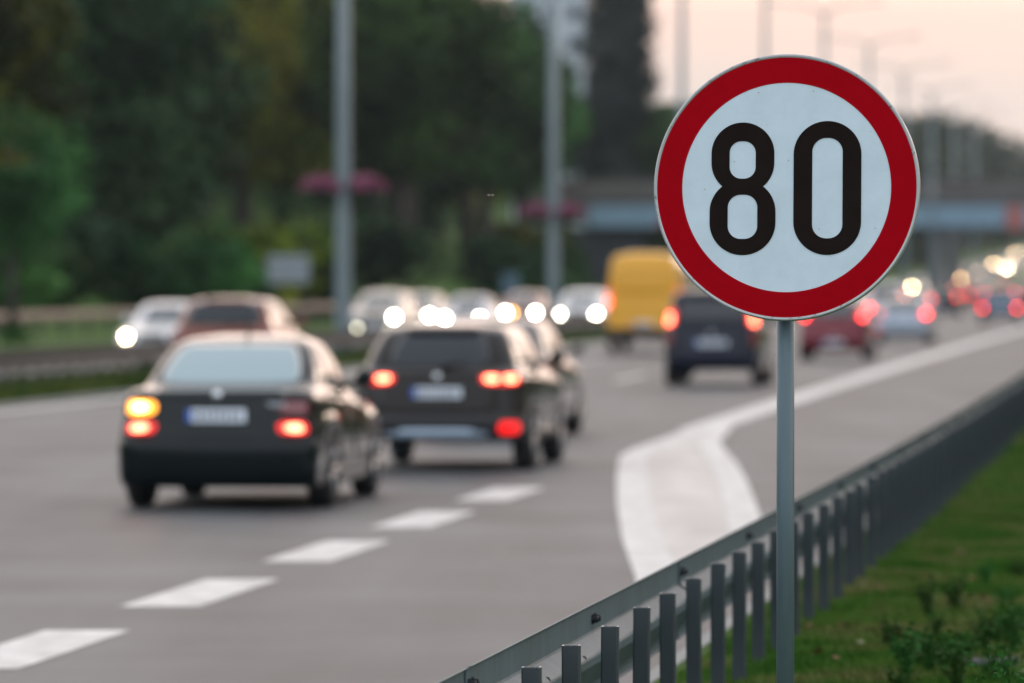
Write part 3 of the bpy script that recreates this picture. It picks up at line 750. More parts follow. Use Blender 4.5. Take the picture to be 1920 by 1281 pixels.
def place(root, px, Y, away=True, X=None):
    """px: centre of the near end, Y: its distance"""
    D = LEV[root['kindof']]; x = at(px, Y) if X is None else X
    hd = heading(Y); L2 = D['L'] / 2
    fx, fy = -math.sin(hd), math.cos(hd)
    root.location = (x + fx * L2, Y + fy * L2, hz(Y + L2) - .0)
    root.rotation_euler = (0, 0, hd if away else hd + math.pi)
    sl = math.atan(hz(Y + L2 + 1) - hz(Y + L2))
    return root
C_GREEN = paint('paint_dark_green', (.0025, .006, .007), (.003, .007, .008), metal=.3)
C_BROWN = paint('paint_dark_brown', (.016, .012, .010), metal=.5)
C_GREY = paint('paint_warm_grey', (.17, .155, .145), metal=.6)
C_RED = paint('paint_maroon', (.20, .058, .032), metal=.4)
C_YEL = paint('paint_yellow', (.90, .42, .004), (.84, .38, .004), metal=0, rough=.45)
C_BLUE = paint('paint_navy', (.004, .007, .020), metal=.3)
C_BURG = paint('paint_burgundy', (.16, .008, .018), metal=.4)
C_SILV = paint('paint_silver', (.34, .38, .44), metal=.7)
C_SLATE = paint('paint_slate_blue', (.10, .15, .21), metal=.5)
C_WHITE = paint('paint_white', (.66, .67, .69), metal=0)
C_BLACK = paint('paint_black', (.012, .012, .014), metal=.2)
C_BEIGE = paint('paint_beige', (.42, .38, .33), metal=.4)
for k_ in ('driving cars',): pass
GA = 'cars driving away from the camera'; GO = 'oncoming cars beyond the median'
DIM = mat('steel_wheel', (.16, .17, .18), .45, metal=.6)
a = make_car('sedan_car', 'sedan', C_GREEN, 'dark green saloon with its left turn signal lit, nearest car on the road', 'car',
    [(.54, .80, .79, .915, TURN_ON, TAIL_OFF), (.54, .80, .635, .74, TAIL_HOT, TAIL_HOT)], plate_z=.79, antenna=True, group=GA, bump_z=.60, badge=True, rear_glass=mat('painted_glow_rear_glass', (.20, .31, .34), .05, spec=1, ior=2.1))  # bright sky and road through the cabin painted into the glass colour
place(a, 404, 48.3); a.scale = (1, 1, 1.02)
b = make_car('suv_car', 'suv', C_BROWN, 'dark brown crossover with red lights and a silver bumper strip, right behind the green saloon', 'car',
    [(.46, .85, .945, 1.05, TAIL_HOT, TAIL_HOT), (.66, .86, .42, .55, None, REFL)], plate_z=.86, rails=False, trim=True, group=GA, chrome_strip=True, bump_z=.62, rear_glass=M_GLASSB)
place(b, 817, 58); b.scale = (1, 1, .94)
sh_ = Shell(LEV['suv']['L'], LEV['suv']['lv'], LEV['suv']['wb'], LEV['suv']['Rw'])
c = make_car('hatchback_car', 'hatch', C_GREY, 'warm grey hatchback half hidden in front of the dark brown crossover', 'car',
    [(.62, .86, .80, .98, TAIL_ON, TAIL_OFF)], plate_z=.75, group=GA); place(c, 905, 69.7)
d = make_car('hatchback_car', 'hatch', C_RED, 'tall maroon hatchback with a salmon-coloured roof sheen, behind the green saloon', 'car',
    [(.62, .86, .80, .98, TAIL_OFF, TAIL_OFF)], plate_z=.70, group=GA, rear_glass=M_GLASSB, rq=.205); place(d, 414, 98); d.scale = (1.12, 1, 1.11)
e = make_car('delivery_van', 'van', C_YEL, 'tall bright yellow delivery van with dark rear bumper, behind the speed sign', 'van',
    [(.90, 1.015, 1.05, 1.62, TAIL_ON, TAIL_ON)], plate_z=.72, group=None, rear_glass=C_YEL, trim=True, bump_z=.62, emblem=False); place(e, 1206, 152); e.scale = (1, 1, 1.08)
f = make_car('people_carrier', 'mpv', C_BLUE, 'navy blue people carrier with high round tail lights, left of the sign post', 'car',
    [(.70, .885, 1.12, 1.42, TAIL_HOT, TAIL_HOT), (.74, .885, .72, 1.08, TAIL_OFF, TAIL_OFF)], plate_z=.80, group=GA, rear_glass=M_GLASSB, bump_z=.58, plate_w=.60); place(f, 1333, 104.5)
h = make_car('hatchback_car', 'hatch', C_BURG, 'burgundy hatchback with low white number plate, right of the sign post', 'car',
    [(.62, .86, .98, 1.18, TAIL_FAR, TAIL_FAR)], plate_z=.42, group=GA); place(h, 1562, 139)
i_ = make_car('sedan_car', 'sedan', C_SILV, 'silver blue saloon with red tail lights, ahead of the burgundy hatchback', 'car',
    [(.60, .86, .80, .98, TAIL_FAR, TAIL_FAR), (.70, .84, .36, .46, REFL, None)], plate_z=.80, group=GA); place(i_, 1690, 174)
j_ = make_car('suv_car', 'suv', C_SLATE, 'slate blue crossover with two pairs of red lights at the right picture edge', 'car',
    [(.66, .91, 1.28, 1.46, TAIL_FAR, TAIL_FAR), (.66, .90, .60, .78, TAIL_FAR, TAIL_FAR)], plate_z=.86, group=GA); place(j_, 1874, 256)

def recolor(root, col, old):
    for ch in root.children:
        if ch.type == 'MESH' and ch.data.materials and ch.data.materials[0] is old:
            ch.material_slots[0].link = 'OBJECT'; ch.material_slots[0].material = col
        for g_ in ch.children:
            if g_.type == 'MESH' and g_.data.materials and g_.data.materials[0] is old:
                g_.material_slots[0].link = 'OBJECT'; g_.material_slots[0].material = col
# more traffic ahead in the lanes: copies of the cars above
def clone(src, old, col, px, Y, label, away=True, group=GA):
    r = copy_tree(src); recolor(r, col, old); place(r, px, Y, away); r['label'] = label; r['group'] = group; return r
clone(h, C_BURG, C_BLACK, 1768, 300, 'black hatchback with bright red lights left of the slate blue crossover')
clone(i_, C_SILV, C_WHITE, 1592, 212, 'pale saloon ahead of the burgundy hatchback, just right of the sign rim')
clone(h, C_BURG, C_SILV, 1716, 262, 'silver hatchback half hidden ahead of the silver blue saloon')
clone(j_, C_SLATE, C_BLACK, 1916, 330, 'black crossover ahead of the slate blue one at the picture edge')
clone(i_, C_SILV, C_BLACK, 1838, 395, 'dark saloon far ahead beneath the bridge')
clone(f, C_BLUE, C_WHITE, 1660, 236, 'white people carrier with its roof above the silver blue saloon')
clone(f, C_BLUE, C_BEIGE, 1806, 470, 'beige people carrier far off under the bridge')
clone(h, C_BURG, C_RED, 1895, 520, 'dark red hatchback farthest up the right-hand lanes')
# oncoming traffic
o1 = make_car('sedan_car', 'sedan', C_WHITE, 'white oncoming saloon with one bright headlight at the left of the picture', 'car',
    [(.62, .86, .80, .95, TAIL_OFF, TAIL_OFF)], facing='oncoming', group=GO, heads=(HEAD_OFF, HEAD_WARM)); place(o1, 283, 130, False)
o2 = make_car('suv_car', 'suv', C_BEIGE, 'beige oncoming crossover with dark bumper and faint fog lights, by the first lamp post', 'car',
    [(.62, .9, .9, 1.05, TAIL_OFF, TAIL_OFF)], facing='oncoming', group=GO, trim=True, fog=True, heads=(HEAD_ON, HEAD_OFF)); place(o2, 700, 178, False)
o3 = make_car('hatchback_car', 'hatch', C_BEIGE, 'beige oncoming hatchback with lit headlights behind the crossover by the first lamp post', 'car',
    [(.62, .86, .80, .95, TAIL_OFF, TAIL_OFF)], facing='oncoming', group=GO); place(o3, 774, 205, False)
o4 = clone(o1, C_WHITE, C_SILV, 866, 192, 'silver oncoming saloon with two bright headlights left of the second lamp post', False, GO)
for ch in o4.children:
    if ch.name.startswith('headlamp_bulb'): ch.material_slots[0].link = 'OBJECT'; ch.material_slots[0].material = HEAD_ON
o5 = make_car('hatchback_car', 'hatch', C_RED, 'dark red oncoming hatchback with an orange turn signal, left of the second lamp post', 'car',
    [(.62, .86, .80, .95, TAIL_OFF, TAIL_OFF)], facing='oncoming', group=GO, amber=True); place(o5, 975, 222, False)
o6 = clone(o2, C_BEIGE, C_WHITE, 1082, 192, 'white oncoming crossover with two bright headlights beside the yellow van', False, GO)
for ch in o6.children:
    if ch.name.startswith('headlamp_bulb'): ch.material_slots[0].link = 'OBJECT'; ch.material_slots[0].material = HEAD_ON
    if ch.name.startswith('fog'): ch.material_slots[0].link = 'OBJECT'; ch.material_slots[0].material = HEAD_OFF
far = [(1722, 545, C_SILV, 'silver'), (1750, 600, C_WHITE, 'white'), (1796, 648, C_RED, 'red'), (1822, 672, C_BEIGE, 'beige'), (1812, 610, C_BLACK, 'black'),
       (1871, 770, C_BLACK, 'black'), (1888, 832, C_WHITE, 'white'), (1896, 716, C_SILV, 'silver'), (1910, 980, C_BEIGE, 'beige')]
words = ['nearest of the far oncoming group under the bridge', 'second up the slope under the bridge', 'brightest in the middle of the lights under the bridge', 'last of the lights left of the picture edge', 'right of the middle of the lights under the bridge',
         'first of the high cluster at the right edge', 'middle of the high cluster at the right edge', 'lowest of the high cluster at the right edge', 'farthest and highest at the right edge']
FARM = {1722: HEAD_FAR, 1750: HEAD_FARO, 1796: HEAD_FARW, 1822: HEAD_FAR, 1812: HEAD_FARO, 1871: HEAD_FAR, 1888: HEAD_FAR, 1896: HEAD_FARW, 1910: HEAD_FAR, 1922: HEAD_FARW}
WBIG = {}
for (px, Y, col, cn), w_ in zip(far, words):
    r = clone(o3, C_BEIGE, col, px, Y, cn + ' oncoming car with lit headlights, ' + w_, False, 'distant oncoming cars with headlights on')
    k_ = 0
    for ch in r.children:          # one lamp of each pair is aimed our way, the other is dipped and dimmer
        if ch.name.startswith('headlamp_bulb'): ch.material_slots[0].link = 'OBJECT'; ch.material_slots[0].material = FARM[px] if k_ else HEAD_DIP; k_ += 1

# ---------------------------------------------------------------- lamp posts with flower baskets
M_LAMP = mat('lamp_post_paint', (.20, .25, .27), .5, metal=.2, noise=(2, (.16, .205, .225), .3, (1, 1, .2)))
M_PINK = mat('petunia_petals', (.26, .06, .13), .6); M_PINK2 = mat('petunia_petals_light', (.36, .13, .19), .6); M_LEAFB = mat('basket_leaves', (.03, .08, .03), .6)
def lamp_post():
    r = empty('lamp_post')
    b_ = MB(); b_.tube([(0, 0, 0), (0, 0, .02), (0, 0, 6), (0, 0, 16.6)], [.20, .20, .165, .09], 16); b_.build('pole', M_LAMP, r, smooth=True)
    b_ = MB(); b_.box((0, 0, .08), (.55, .55, .16)); b_.build('base', M_CONC, r)
    for s_ in (1, -1):
        b_ = MB(); b_.tube([(0, 0, 16.4), (s_ * .8, 0, 16.9), (s_ * 2.6, 0, 17.1)], [.06, .05, .04], 8); a_ = b_.build('arm', M_LAMP, r, smooth=True)
        b_ = MB(); b_.box((s_ * 2.9, 0, 17.1), (.8, .28, .12), taper=.8); bevel(b_.build('lantern', M_LAMP, a_), .03)
    return r
lp = lamp_post()
LP = [134, 178.5, 223, 267, 311, 355, 399, 443, 487, 531]
lab = ['grey lamp post with pink flower baskets, the nearest, left of the saloon\'s lane', 'grey lamp post with pink flower baskets rising left of the yellow van', 'faint lamp post just left of the speed sign', 'lamp post rising behind the top left of the speed sign',
       'hazy lamp post with two arms above the speed sign', 'hazy two-armed lamp post over the right half of the sign', 'hazy lamp post right of the sign top', 'very faint lamp post, third from the farthest', 'very faint lamp post, second from the farthest', 'very faint lamp post farthest along the median']
LPP = []
for k, Y in enumerate(LP):
    r = lp if k == 0 else copy_tree(lp)
    r.location = (RX(Y) - 13.3, Y, hz(Y) + .05); r.rotation_euler = (0, 0, heading(Y)); tag(r, lab[k], 'lamp post', 'lamp posts along the median'); LPP.append(r)
def basket():
    r = empty('flower_basket')
    b_ = MB(); b_.lathe([(.0001, -.30), (.18, -.27), (.30, -.12), (.34, 0), (.32, .0), (.0001, -.02)], n=20); b_.build('bowl', M_TRIM, r, smooth=True)
    b_ = MB(); b_.tube([(-.42, 0, -.02), (0, 0, -.02)], .015, 6); b_.build('bracket', M_LAMP, r)
    for nm, m_, n_, zz, sp_ in (('leaves', M_LEAFB, 260, -.05, .40), ('flowers', M_PINK, 340, .12, .46), ('flowers', M_PINK2, 160, .16, .44)):
        b_ = MB()
        for _ in range(n_):
            t = random.uniform(0, 2 * math.pi) if nm == 'leaves' else random.choice((.3, 1.2, 2.2, 2.9, 4.0, 4.7, 5.6)) + random.gauss(0, .2); rr_ = sp_ * math.sqrt(random.random()) * (1 + .22 * math.sin(3 * t)); z = zz + random.uniform(-.12, .16) * (1.2 - rr_) - max(0, rr_ - .3) * .5 - (.1 if nm == 'leaves' else 0)
            c0 = Vector((rr_ * math.cos(t), rr_ * math.sin(t), z)); q = Vector((random.gauss(0, 1), random.gauss(0, 1), random.gauss(0, 1))).normalized().to_track_quat('Z', 'Y')
            s_ = .05
            if nm == 'flowers':
                P = [c0] + [c0 + q @ Vector((s_ * math.cos(a_), s_ * math.sin(a_), .015)) for a_ in [2 * math.pi * i / 5 for i in range(5)]]
                b_.add(P, [(0, 1 + i, 1 + (i + 1) % 5) for i in range(5)])
            else: b_.add([c0 + q @ Vector(p) for p in ((-s_, -s_ * .4, 0), (s_, -s_ * .4, 0), (s_ * .8, s_ * .5, 0), (-s_ * .8, s_ * .5, 0))], [(0, 1, 2, 3)])
        b_.build(nm, m_, r)
    return r
bk = basket(); first = True
for k, Y in enumerate(LP[:4]):
    for s_ in (1, -1):
        r = bk if first else copy_tree(bk); first = False
        L0 = LPP[k].location; hd = heading(Y)
        r.location = (L0.x + s_ * .52 * math.cos(hd), L0.y + s_ * .52 * math.sin(hd), hz(Y) + (4.10 if k == 0 else 4.02)); r.rotation_euler = (0, 0, hd + (0 if s_ > 0 else math.pi))
        tag(r, ('right' if s_ > 0 else 'left') + '-hand basket of pink flowers hung on the ' + ['nearest', 'second', 'third', 'fourth'][k] + ' lamp post', 'flower basket', 'pink flower baskets on the lamp posts')

# ---------------------------------------------------------------- bridge, building, signs
M_BRBLUE = mat('bridge_girder_paint', (.24, .36, .46), .5, noise=(.6, (.19, .30, .39), .3, (1, 1, .2)))
M_BRCONC = mat('bridge_concrete', (.20, .20, .20), .85, noise=(.8, (.13, .13, .135), .3, (1, 1, 1)))
M_DARKC = mat('abutment_concrete', (.055, .06, .07), .9, noise=(.5, (.035, .04, .048), .3, (1, 1, 1)))
BY = 450; br = empty('road_bridge', (40, BY, 0)); tag(br, 'blue-grey girder bridge crossing high over all the traffic lanes in the distance', 'bridge')
def bpart(nm, m_, boxes, root=None):
    root = root or br
    b_ = MB()
    for c_, d_ in boxes: b_.box((c_[0] - root.location.x, c_[1] - root.location.y, c_[2]), d_)
    return b_.build(nm, m_, root)
bpart('deck', M_BRCONC, [((57, BY, 8.0), (103, 11, .35))])
bpart('girder', M_BRBLUE, [((57, BY - 5.3, 6.95), (102, .35, 1.7))]); bpart('girder', M_BRBLUE, [((57, BY + 5.3, 6.95), (102, .35, 1.7))])
for yy in (-1.8, 1.8): bpart('girder', M_DARKC, [((57, BY + yy, 6.95), (102, .5, 1.65))])
bpart('kerb_edge', M_BRCONC, [((57, BY - 5.5, 8.28), (103, .5, .2))])
rl = [((57, BY - 5.6, 9.35), (102, .07, .07)), ((57, BY - 5.6, 8.9), (102, .05, .05))] + [((6.5 + 2 * k, BY - 5.6, 8.85), (.06, .06, 1.0)) for k in range(51)]
bpart('railing', M_BRCONC, rl)
for X in (RX(BY) - 13.4, RX(BY) + 7.5):
    for dy in (-3.8, 3.8): bpart('pier', M_BRCONC, [((X + .0, BY + dy, 3.0), (.65, 1.2, 6.2))])
    bpart('pier_cap', M_BRCONC, [((X, BY, 5.86), (1.3, 9.6, .45))])
bpart('abutment', M_DARKC, [((7.0, BY + 1, 2.9), (7.0, 11, 6.2))])
b2 = empty('footbridge', (40, 486, 0)); tag(b2, 'brown parapet of a second bridge showing above the blue-grey girder bridge', 'bridge')
M_BROWN = mat('brown_parapet', (.085, .07, .06), .8, noise=(.3, (.13, .12, .11), .2, (1, 1, 1)))
bpart('parapet', M_BROWN, [((60, 482, 9.7), (120, .3, 1.5))], b2); bpart('deck', M_BRCONC, [((60, 486, 8.6), (120, 7, .6))], b2); bpart('parapet', M_BROWN, [((60, 490, 9.7), (120, .3, 1.5))], b2)
for X in (RX(486) - 32, RX(486) - 13.4, RX(486) + 8): bpart('pier', M_BRCONC, [((X, 486, 4.1), (1.2, 1.2, 8.3))], b2)
hs = empty('bridge_sign', (at(1903, 444), 444.1, 5.4)); tag(hs, 'pinkish red panel sign fixed to the bridge girder at the right picture edge', 'sign')
b_ = MB(); b_.box((0, 0, 1.4), (1.35, .08, 1.9)); bevel(b_.build('panel', mat('red_sign_panel', (.42, .14, .12), .5), hs), .02)
b_ = MB(); b_.box((0, .08, 2.35 - 1.0), (.08, .1, 2.6)); b_.build('bracket', M_GALVD, hs)

M_BLD = mat('tower_plaster', (.52, .56, .60), .85, noise=(.15, (.45, .49, .53), .3, (1, 1, 1)))
bl = empty('apartment_tower', (at(1030, 560), 560, 7)); tag(bl, 'pale grey apartment tower peeping above the trees behind the second lamp post', 'building')
b_ = MB(); b_.box((0, 4, 23), (7.4, 8, 46)); b_.build('wall', M_BLD, bl)
b_ = MB(); b_.box((0, 4, 46.3), (7.8, 8.4, .6)); b_.box((1, 5, 47.6), (3, 3, 2)); b_.build('roof', M_BRCONC, bl)
for fl in range(14):
    for k in range(3):
        z = 3.2 + fl * 3.0; x = -2.4 + 2.4 * k
        b_ = MB(); b_.box((x, -.02, z), (1.3, .08, 1.5)); w_ = b_.build('window', M_BLD, bl)
        b_ = MB(); b_.box((x, -.065, z), (1.1, .03, 1.3)); b_.build('pane', M_GLASSB, w_)
bs = empty('roadside_sign', (at(541, 212), 212, ground_z(at(541, 212), 212))); tag(bs, 'plain grey back of a rectangular sign on two posts beside the oncoming lanes', 'road sign')
b_ = MB(); b_.box((0, 0, 2.28), (1.55, .03, 1.05)); bevel(b_.build('panel', mat('sign_back', (.30, .33, .36), .5, metal=.3, noise=(2, (.25, .28, .31), .3, (1, 1, 1))), bs), .01)
for z in (2.0, 2.55): b_ = MB(); b_.box((0, -.03, z), (1.5, .03, .05)); b_.build('back_rail', M_GALVFAR, bs)
for x in (-.5, .5): b_ = MB(); b_.tube([(x, .05, 0), (x, .05, 2.78)], .035, 10); b_.build('post', M_GALVD, bs)
bs = empty('blue_roadside_sign', (at(957, 318), 318, ground_z(at(957, 318), 318))); tag(bs, 'small slate blue upright panel sign under the trees left of the second lamp post', 'road sign')
b_ = MB(); b_.box((0, 0, 1.5), (.95, .04, 1.5)); bevel(b_.build('panel', mat('blue_sign', (.08, .14, .20), .5), bs), .01)
for x in (-.3, .3): b_ = MB(); b_.tube([(x, .05, 0), (x, .05, 2.2)], .03, 8); b_.build('post', M_GALVD, bs)

# ---------------------------------------------------------------- trees
def leafmat(name, c1, c2, c3):
    m = bpy.data.materials.new(name); m.use_nodes = True; t = m.node_tree; b = t.nodes['Principled BSDF']
    tcn = N(t, 'ShaderNodeTexCoord'); nz = N(t, 'ShaderNodeTexNoise'); nz.inputs['Scale'].default_value = .16; nz.inputs['Detail'].default_value = 4; t.links.new(tcn.outputs['Object'], nz.inputs['Vector'])
    r = N(t, 'ShaderNodeValToRGB'); setramp(r, [(.40, c1), (.5, c2), (.61, c3)]); t.links.new(nz.outputs[0], r.inputs[0])
    oi = N(t, 'ShaderNodeObjectInfo'); hv = N(t, 'ShaderNodeHueSaturation')
    mh = N(t, 'ShaderNodeMapRange'); mh.inputs[3].default_value = .48; mh.inputs[4].default_value = .53; t.links.new(oi.outputs['Random'], mh.inputs[0]); t.links.new(mh.outputs[0], hv.inputs['Hue'])
    mv = N(t, 'ShaderNodeMapRange'); mv.inputs[3].default_value = .6; mv.inputs[4].default_value = 1.35; t.links.new(oi.outputs['Random'], mv.inputs[0]); t.links.new(mv.outputs[0], hv.inputs['Value'])
    t.links.new(r.outputs[0], hv.inputs['Color']); t.links.new(hv.outputs[0], b.inputs['Base Color'])
    b.inputs['Roughness'].default_value = .65; b.inputs['Specular IOR Level'].default_value = .08
    return m
ML_DARK = leafmat('leaves_dark_green', (.008, .026, .007), (.042, .098, .030), (.10, .22, .055))
ML_OLIVE = leafmat('leaves_olive', (.020, .034, .003), (.11, .135, .012), (.26, .25, .03))
ML_TEAL = leafmat('leaves_blue_green', (.010, .030, .014), (.046, .108, .044), (.095, .20, .080))
M_BARK = mat('bark', (.045, .038, .032), .9, noise=(3, (.025, .021, .018), .3, (1, 1, .2)), bump=.4)
def leaves_mesh(name, lobes, n, size, m, seed):
    r = np.random.default_rng(seed)
    wt = np.array([l[3] * l[4] * l[5] for l in lobes]) ** .67; wt /= wt.sum()
    ids = r.choice(len(lobes), n, p=wt); Lb = np.array(lobes)[ids]
    # clumps: each leaf belongs to a clump on its lobe
    nc_ = max(12, n // 45); cid = r.integers(0, nc_, n); cdir = r.normal(size=(nc_, 3)); cdir /= np.linalg.norm(cdir, axis=1)[:, None]
    d = cdir[cid] + r.normal(size=(n, 3)) * .16; d /= np.linalg.norm(d, axis=1)[:, None]
    crad = r.uniform(.62, 1.12, nc_)[cid] * (1 + r.normal(size=n) * .05)
    loose = r.random(n) < .3; dl = r.normal(size=(n, 3)); dl /= np.linalg.norm(dl, axis=1)[:, None]
    d[loose] = dl[loose]; crad[loose] = r.uniform(.5, 1.0, loose.sum())
    P = Lb[:, :3] + d * Lb[:, 3:6] * crad[:, None]
    s_ = size * r.uniform(.6, 1.4, n)
    a_ = r.normal(size=(n, 3)); a_ /= np.linalg.norm(a_, axis=1)[:, None]; b_ = np.cross(a_, r.normal(size=(n, 3))); b_ /= np.linalg.norm(b_, axis=1)[:, None]
    V = np.stack([P - a_ * s_[:, None], P + b_ * (s_ * .55)[:, None], P + a_ * s_[:, None], P - b_ * (s_ * .55)[:, None]], 1).reshape(-1, 3)
    me = bpy.data.meshes.new(name); me.vertices.add(4 * n); me.vertices.foreach_set('co', V.ravel())
    me.loops.add(4 * n); me.loops.foreach_set('vertex_index', np.arange(4 * n)); me.polygons.add(n)
    me.polygons.foreach_set('loop_start', np.arange(n) * 4); me.polygons.foreach_set('loop_total', np.full(n, 4)); me.update(); me.materials.append(m)
    return me
def make_tree(kind, h, spread, n, m, seed, low=.3):
    rr_ = random.Random(seed); root = empty(kind); lobes = []
    nl = 9
    for k in range(nl):
        t = k / (nl - 1); ang = k * 2.4 + rr_.random(); z = h * (low + .1 + (1 - low - .2) * t); rad = spread * (.25 + .45 * math.sin(math.pi * (t * .8 + .12)))
        q = spread * rr_.uniform(.42, .62)
        lobes.append((rad * math.cos(ang) * .8, rad * math.sin(ang) * .8, z, q, q, q * rr_.uniform(.65, .9)))
    lobes.append((0, 0, h * .6, spread * .6, spread * .6, h * .28))
    b_ = MB(); b_.tube([(0, 0, -.5), (0, 0, .3), (.1, .05, h * .3), (.0, .1, h * .72)], [h * .038, h * .028, h * .02, h * .006], 10)
    tr = b_.build('trunk', M_BARK, root, smooth=True)
    for (x, y_, z, *_r) in lobes[:7]:
        b_ = MB(); b_.tube([(0.05, .03, h * .26), (x * .4, y_ * .4, h * .26 + (z - h * .26) * .6), (x * .9, y_ * .9, z)], [h * .012, h * .009, .03], 6); b_.build('limb', M_BARK, tr, smooth=True)
    cr = bpy.data.objects.new('crown', leaves_mesh('crown', lobes, n, .30, m, seed)); COL.objects.link(cr); cr.parent = root
    return root
T1 = make_tree('broadleaf_tree', 17, 6.6, 9000, ML_DARK, 1, .16); T2 = make_tree('broadleaf_tree', 19, 6.2, 9000, ML_OLIVE, 2, .18)
T3 = make_tree('broadleaf_tree', 16, 6.8, 9000, ML_TEAL, 3, .14); T4 = make_tree('broadleaf_tree', 18, 6.0, 9000, ML_DARK, 4, .34)
# a tall poplar
T5 = empty('poplar_tree'); lob = [(random.uniform(-.7, .7), random.uniform(-.7, .7), 3 + k * 2.1, 2.6 * abs(math.sin(math.pi * (k + 1.2) / 13.5)) ** .6, 2.4 * abs(math.sin(math.pi * (k + 1.2) / 13.5)) ** .6, 1.9) for k in range(12)]
b_ = MB(); b_.tube([(0, 0, -.5), (0, 0, 10), (.1, 0, 25)], [.4, .3, .06], 10); b_.build('trunk', M_BARK, T5, smooth=True)
cr = bpy.data.objects.new('crown', leaves_mesh('crown', lob, 20000, .24, leafmat('leaves_grey_green', (.030, .040, .036), (.050, .062, .058), (.075, .090, .080)), 9)); COL.objects.link(cr); cr.parent = T5  # poplar leaves lightened and greyed to stand in for haze
used = set(); LBL = {}
ORD = ['', 'second ', 'third ', 'fourth ', 'fifth ', 'sixth ', 'seventh ', 'eighth ', 'ninth ', 'tenth ']
def plant(src, X, Y, label, group=None, s=1.0, cat='tree', rz=None):
    r = src if src.name not in used else copy_tree(src)
    used.add(src.name)
    r.location = (X, Y, ground_z(X, Y) - .1); r.rotation_euler = (0, 0, random.uniform(0, 6.28) if rz is None else rz); r.scale = (s, s, s * random.uniform(.94, 1.06))
    tag(r, label, cat, group); return r
GT = 'trees of the wood on the left bank'
colw = {T1: 'dark green', T2: 'olive green', T3: 'blue-green', T4: 'dark green'}
def pxlab(px): 
    return ('at the far left edge' if px < 60 else 'left of the roadside sign' if px < 470 else 'above the roadside sign' if px < 600 else 'beside the first lamp post' if px < 720 else 'between the two lamp posts' if px < 980 else 'beside the second lamp post')
rows = [(-46, 208, 470, 15, 'front'), (-58, 226, 520, 17, 'second'), (-72, 240, 560, 21, 'third')]
seen = {}
for (off, ya, yb, st, rw) in rows:
    Y = ya; k = 0
    while Y < yb:
        o_ = off + random.uniform(-3, 3); X = RX(Y) + o_; px = 960 + X / Y * FPX
        if px > -420 and px < (1062 if Y < 495 else 1250):
            src = random.choice([T1, T2, T3, T3, T1]) if px > 640 else random.choice([T1, T2, T2, T3])
            s_ = random.uniform(.95, 1.12)
            skip = (rw == 'front' and 250 < px < 700)
            if rw == 'front' and 700 <= px < 1000: src = T4; s_ = 1.05
            # keep the crowns near the pale tower below its top
            topmax = CAMZ + (525 - 95) / FPX * Y if 945 < px < 1120 else (CAMZ + (525 - 205) / FPX * Y if px >= 1120 else 99)
            gz = ground_z(X, Y); hh = {T1: 17, T2: 19, T3: 16, T4: 18}[src] * s_
            if gz + hh > topmax: s_ *= max(.35, (topmax - gz) / hh)
            if not skip:
                lbl = f'{colw[src]} broadleaf tree in the {rw} row of the wood, ' + pxlab(px)
                plant(src, X, Y, lbl, GT, s_)
        Y += st * random.uniform(.85, 1.15); k += 1
# tree whose trunk shows between the lamp posts
plant(T4, at(745, 338), 338, 'dark broadleaf tree with a thick bare trunk showing between the two lamp posts', GT, 1.15)
plant(T5, at(1156, 508), 508, 'tall dark narrow poplar rising out of the frame left of the speed sign', None, 1.32)
0 and plant(T5, at(1118, 412), 412, 'slimmer poplar standing against the left flank of the tallest poplar', None, .98)
# wood farther along the left side, behind the bridges: one hazy mass
Y = 560; lobF = []
while Y < 1500:
    for off in (-38, -52, -68, -84):
        X = RX(Y) + off + random.uniform(-5, 5); px = 960 + X / Y * FPX
        if px < 1180: continue
        zt = CAMZ + (525 - (218 if px < 1855 else 218 + (px - 1855) * 1.1)) / FPX * Y; gz = ground_z(X, Y)
        if zt - gz < 3: continue
        H_ = min(24, zt - gz) * random.uniform(.86, 1.0)
        for k in range(3):
            r_ = min(6.5, H_ * .35); lobF.append((X + random.uniform(-4, 4), Y + random.uniform(-4, 4), gz + H_ * (.3 + .25 * k) - (r_ * .25), r_, r_, r_ * .8 + H_ * .08))
    Y += 17
fw = bpy.data.objects.new('far_wood', leaves_mesh('far_wood', lobF, 90000, .9, leafmat('leaves_far_wood', (.045, .062, .045), (.075, .10, .07), (.12, .15, .10)), 78)); COL.objects.link(fw); tag(fw, 'hazy grey-green wood on the far slope above the bridges, right of the sign', 'wood', kind='stuff')  # part of the haze is put into the lighter leaf colour
for (px_, Y_, src, lb_) in ((1232, 512, T1, 'dark broadleaf tree between the tall poplar and the speed sign'), (1290, 520, T3, 'blue-green broadleaf tree half behind the left edge of the speed sign'), (1196, 530, T3, 'low blue-green broadleaf tree at the foot of the tall poplar')):
    X_ = at(px_, Y_); plant(src, X_, Y_, lb_, GT, (CAMZ + (525 - 185) / FPX * Y_ - ground_z(X_, Y_)) / 17)
# unseen wood right of the verge, added to darken reflections in flanks and rail
lobR = []
for k in range(110):
    Yk = 35 + k * 7.; lobR.append((RX(Yk) + 24 + random.uniform(-4, 6), Yk + random.uniform(-3, 3), random.uniform(3.5, 10), 5.2, 5.2, random.uniform(4, 5.5)))
    lobR.append((RX(Yk) + 27, Yk + 3, 3, 5.5, 5.5, 4.5))
wr = bpy.data.objects.new('wood', leaves_mesh('wood', lobR, 60000, .75, ML_DARK, 77)); COL.objects.link(wr); tag(wr, 'dense dark wood out of view beyond the right-hand verge', 'wood', kind='stuff')
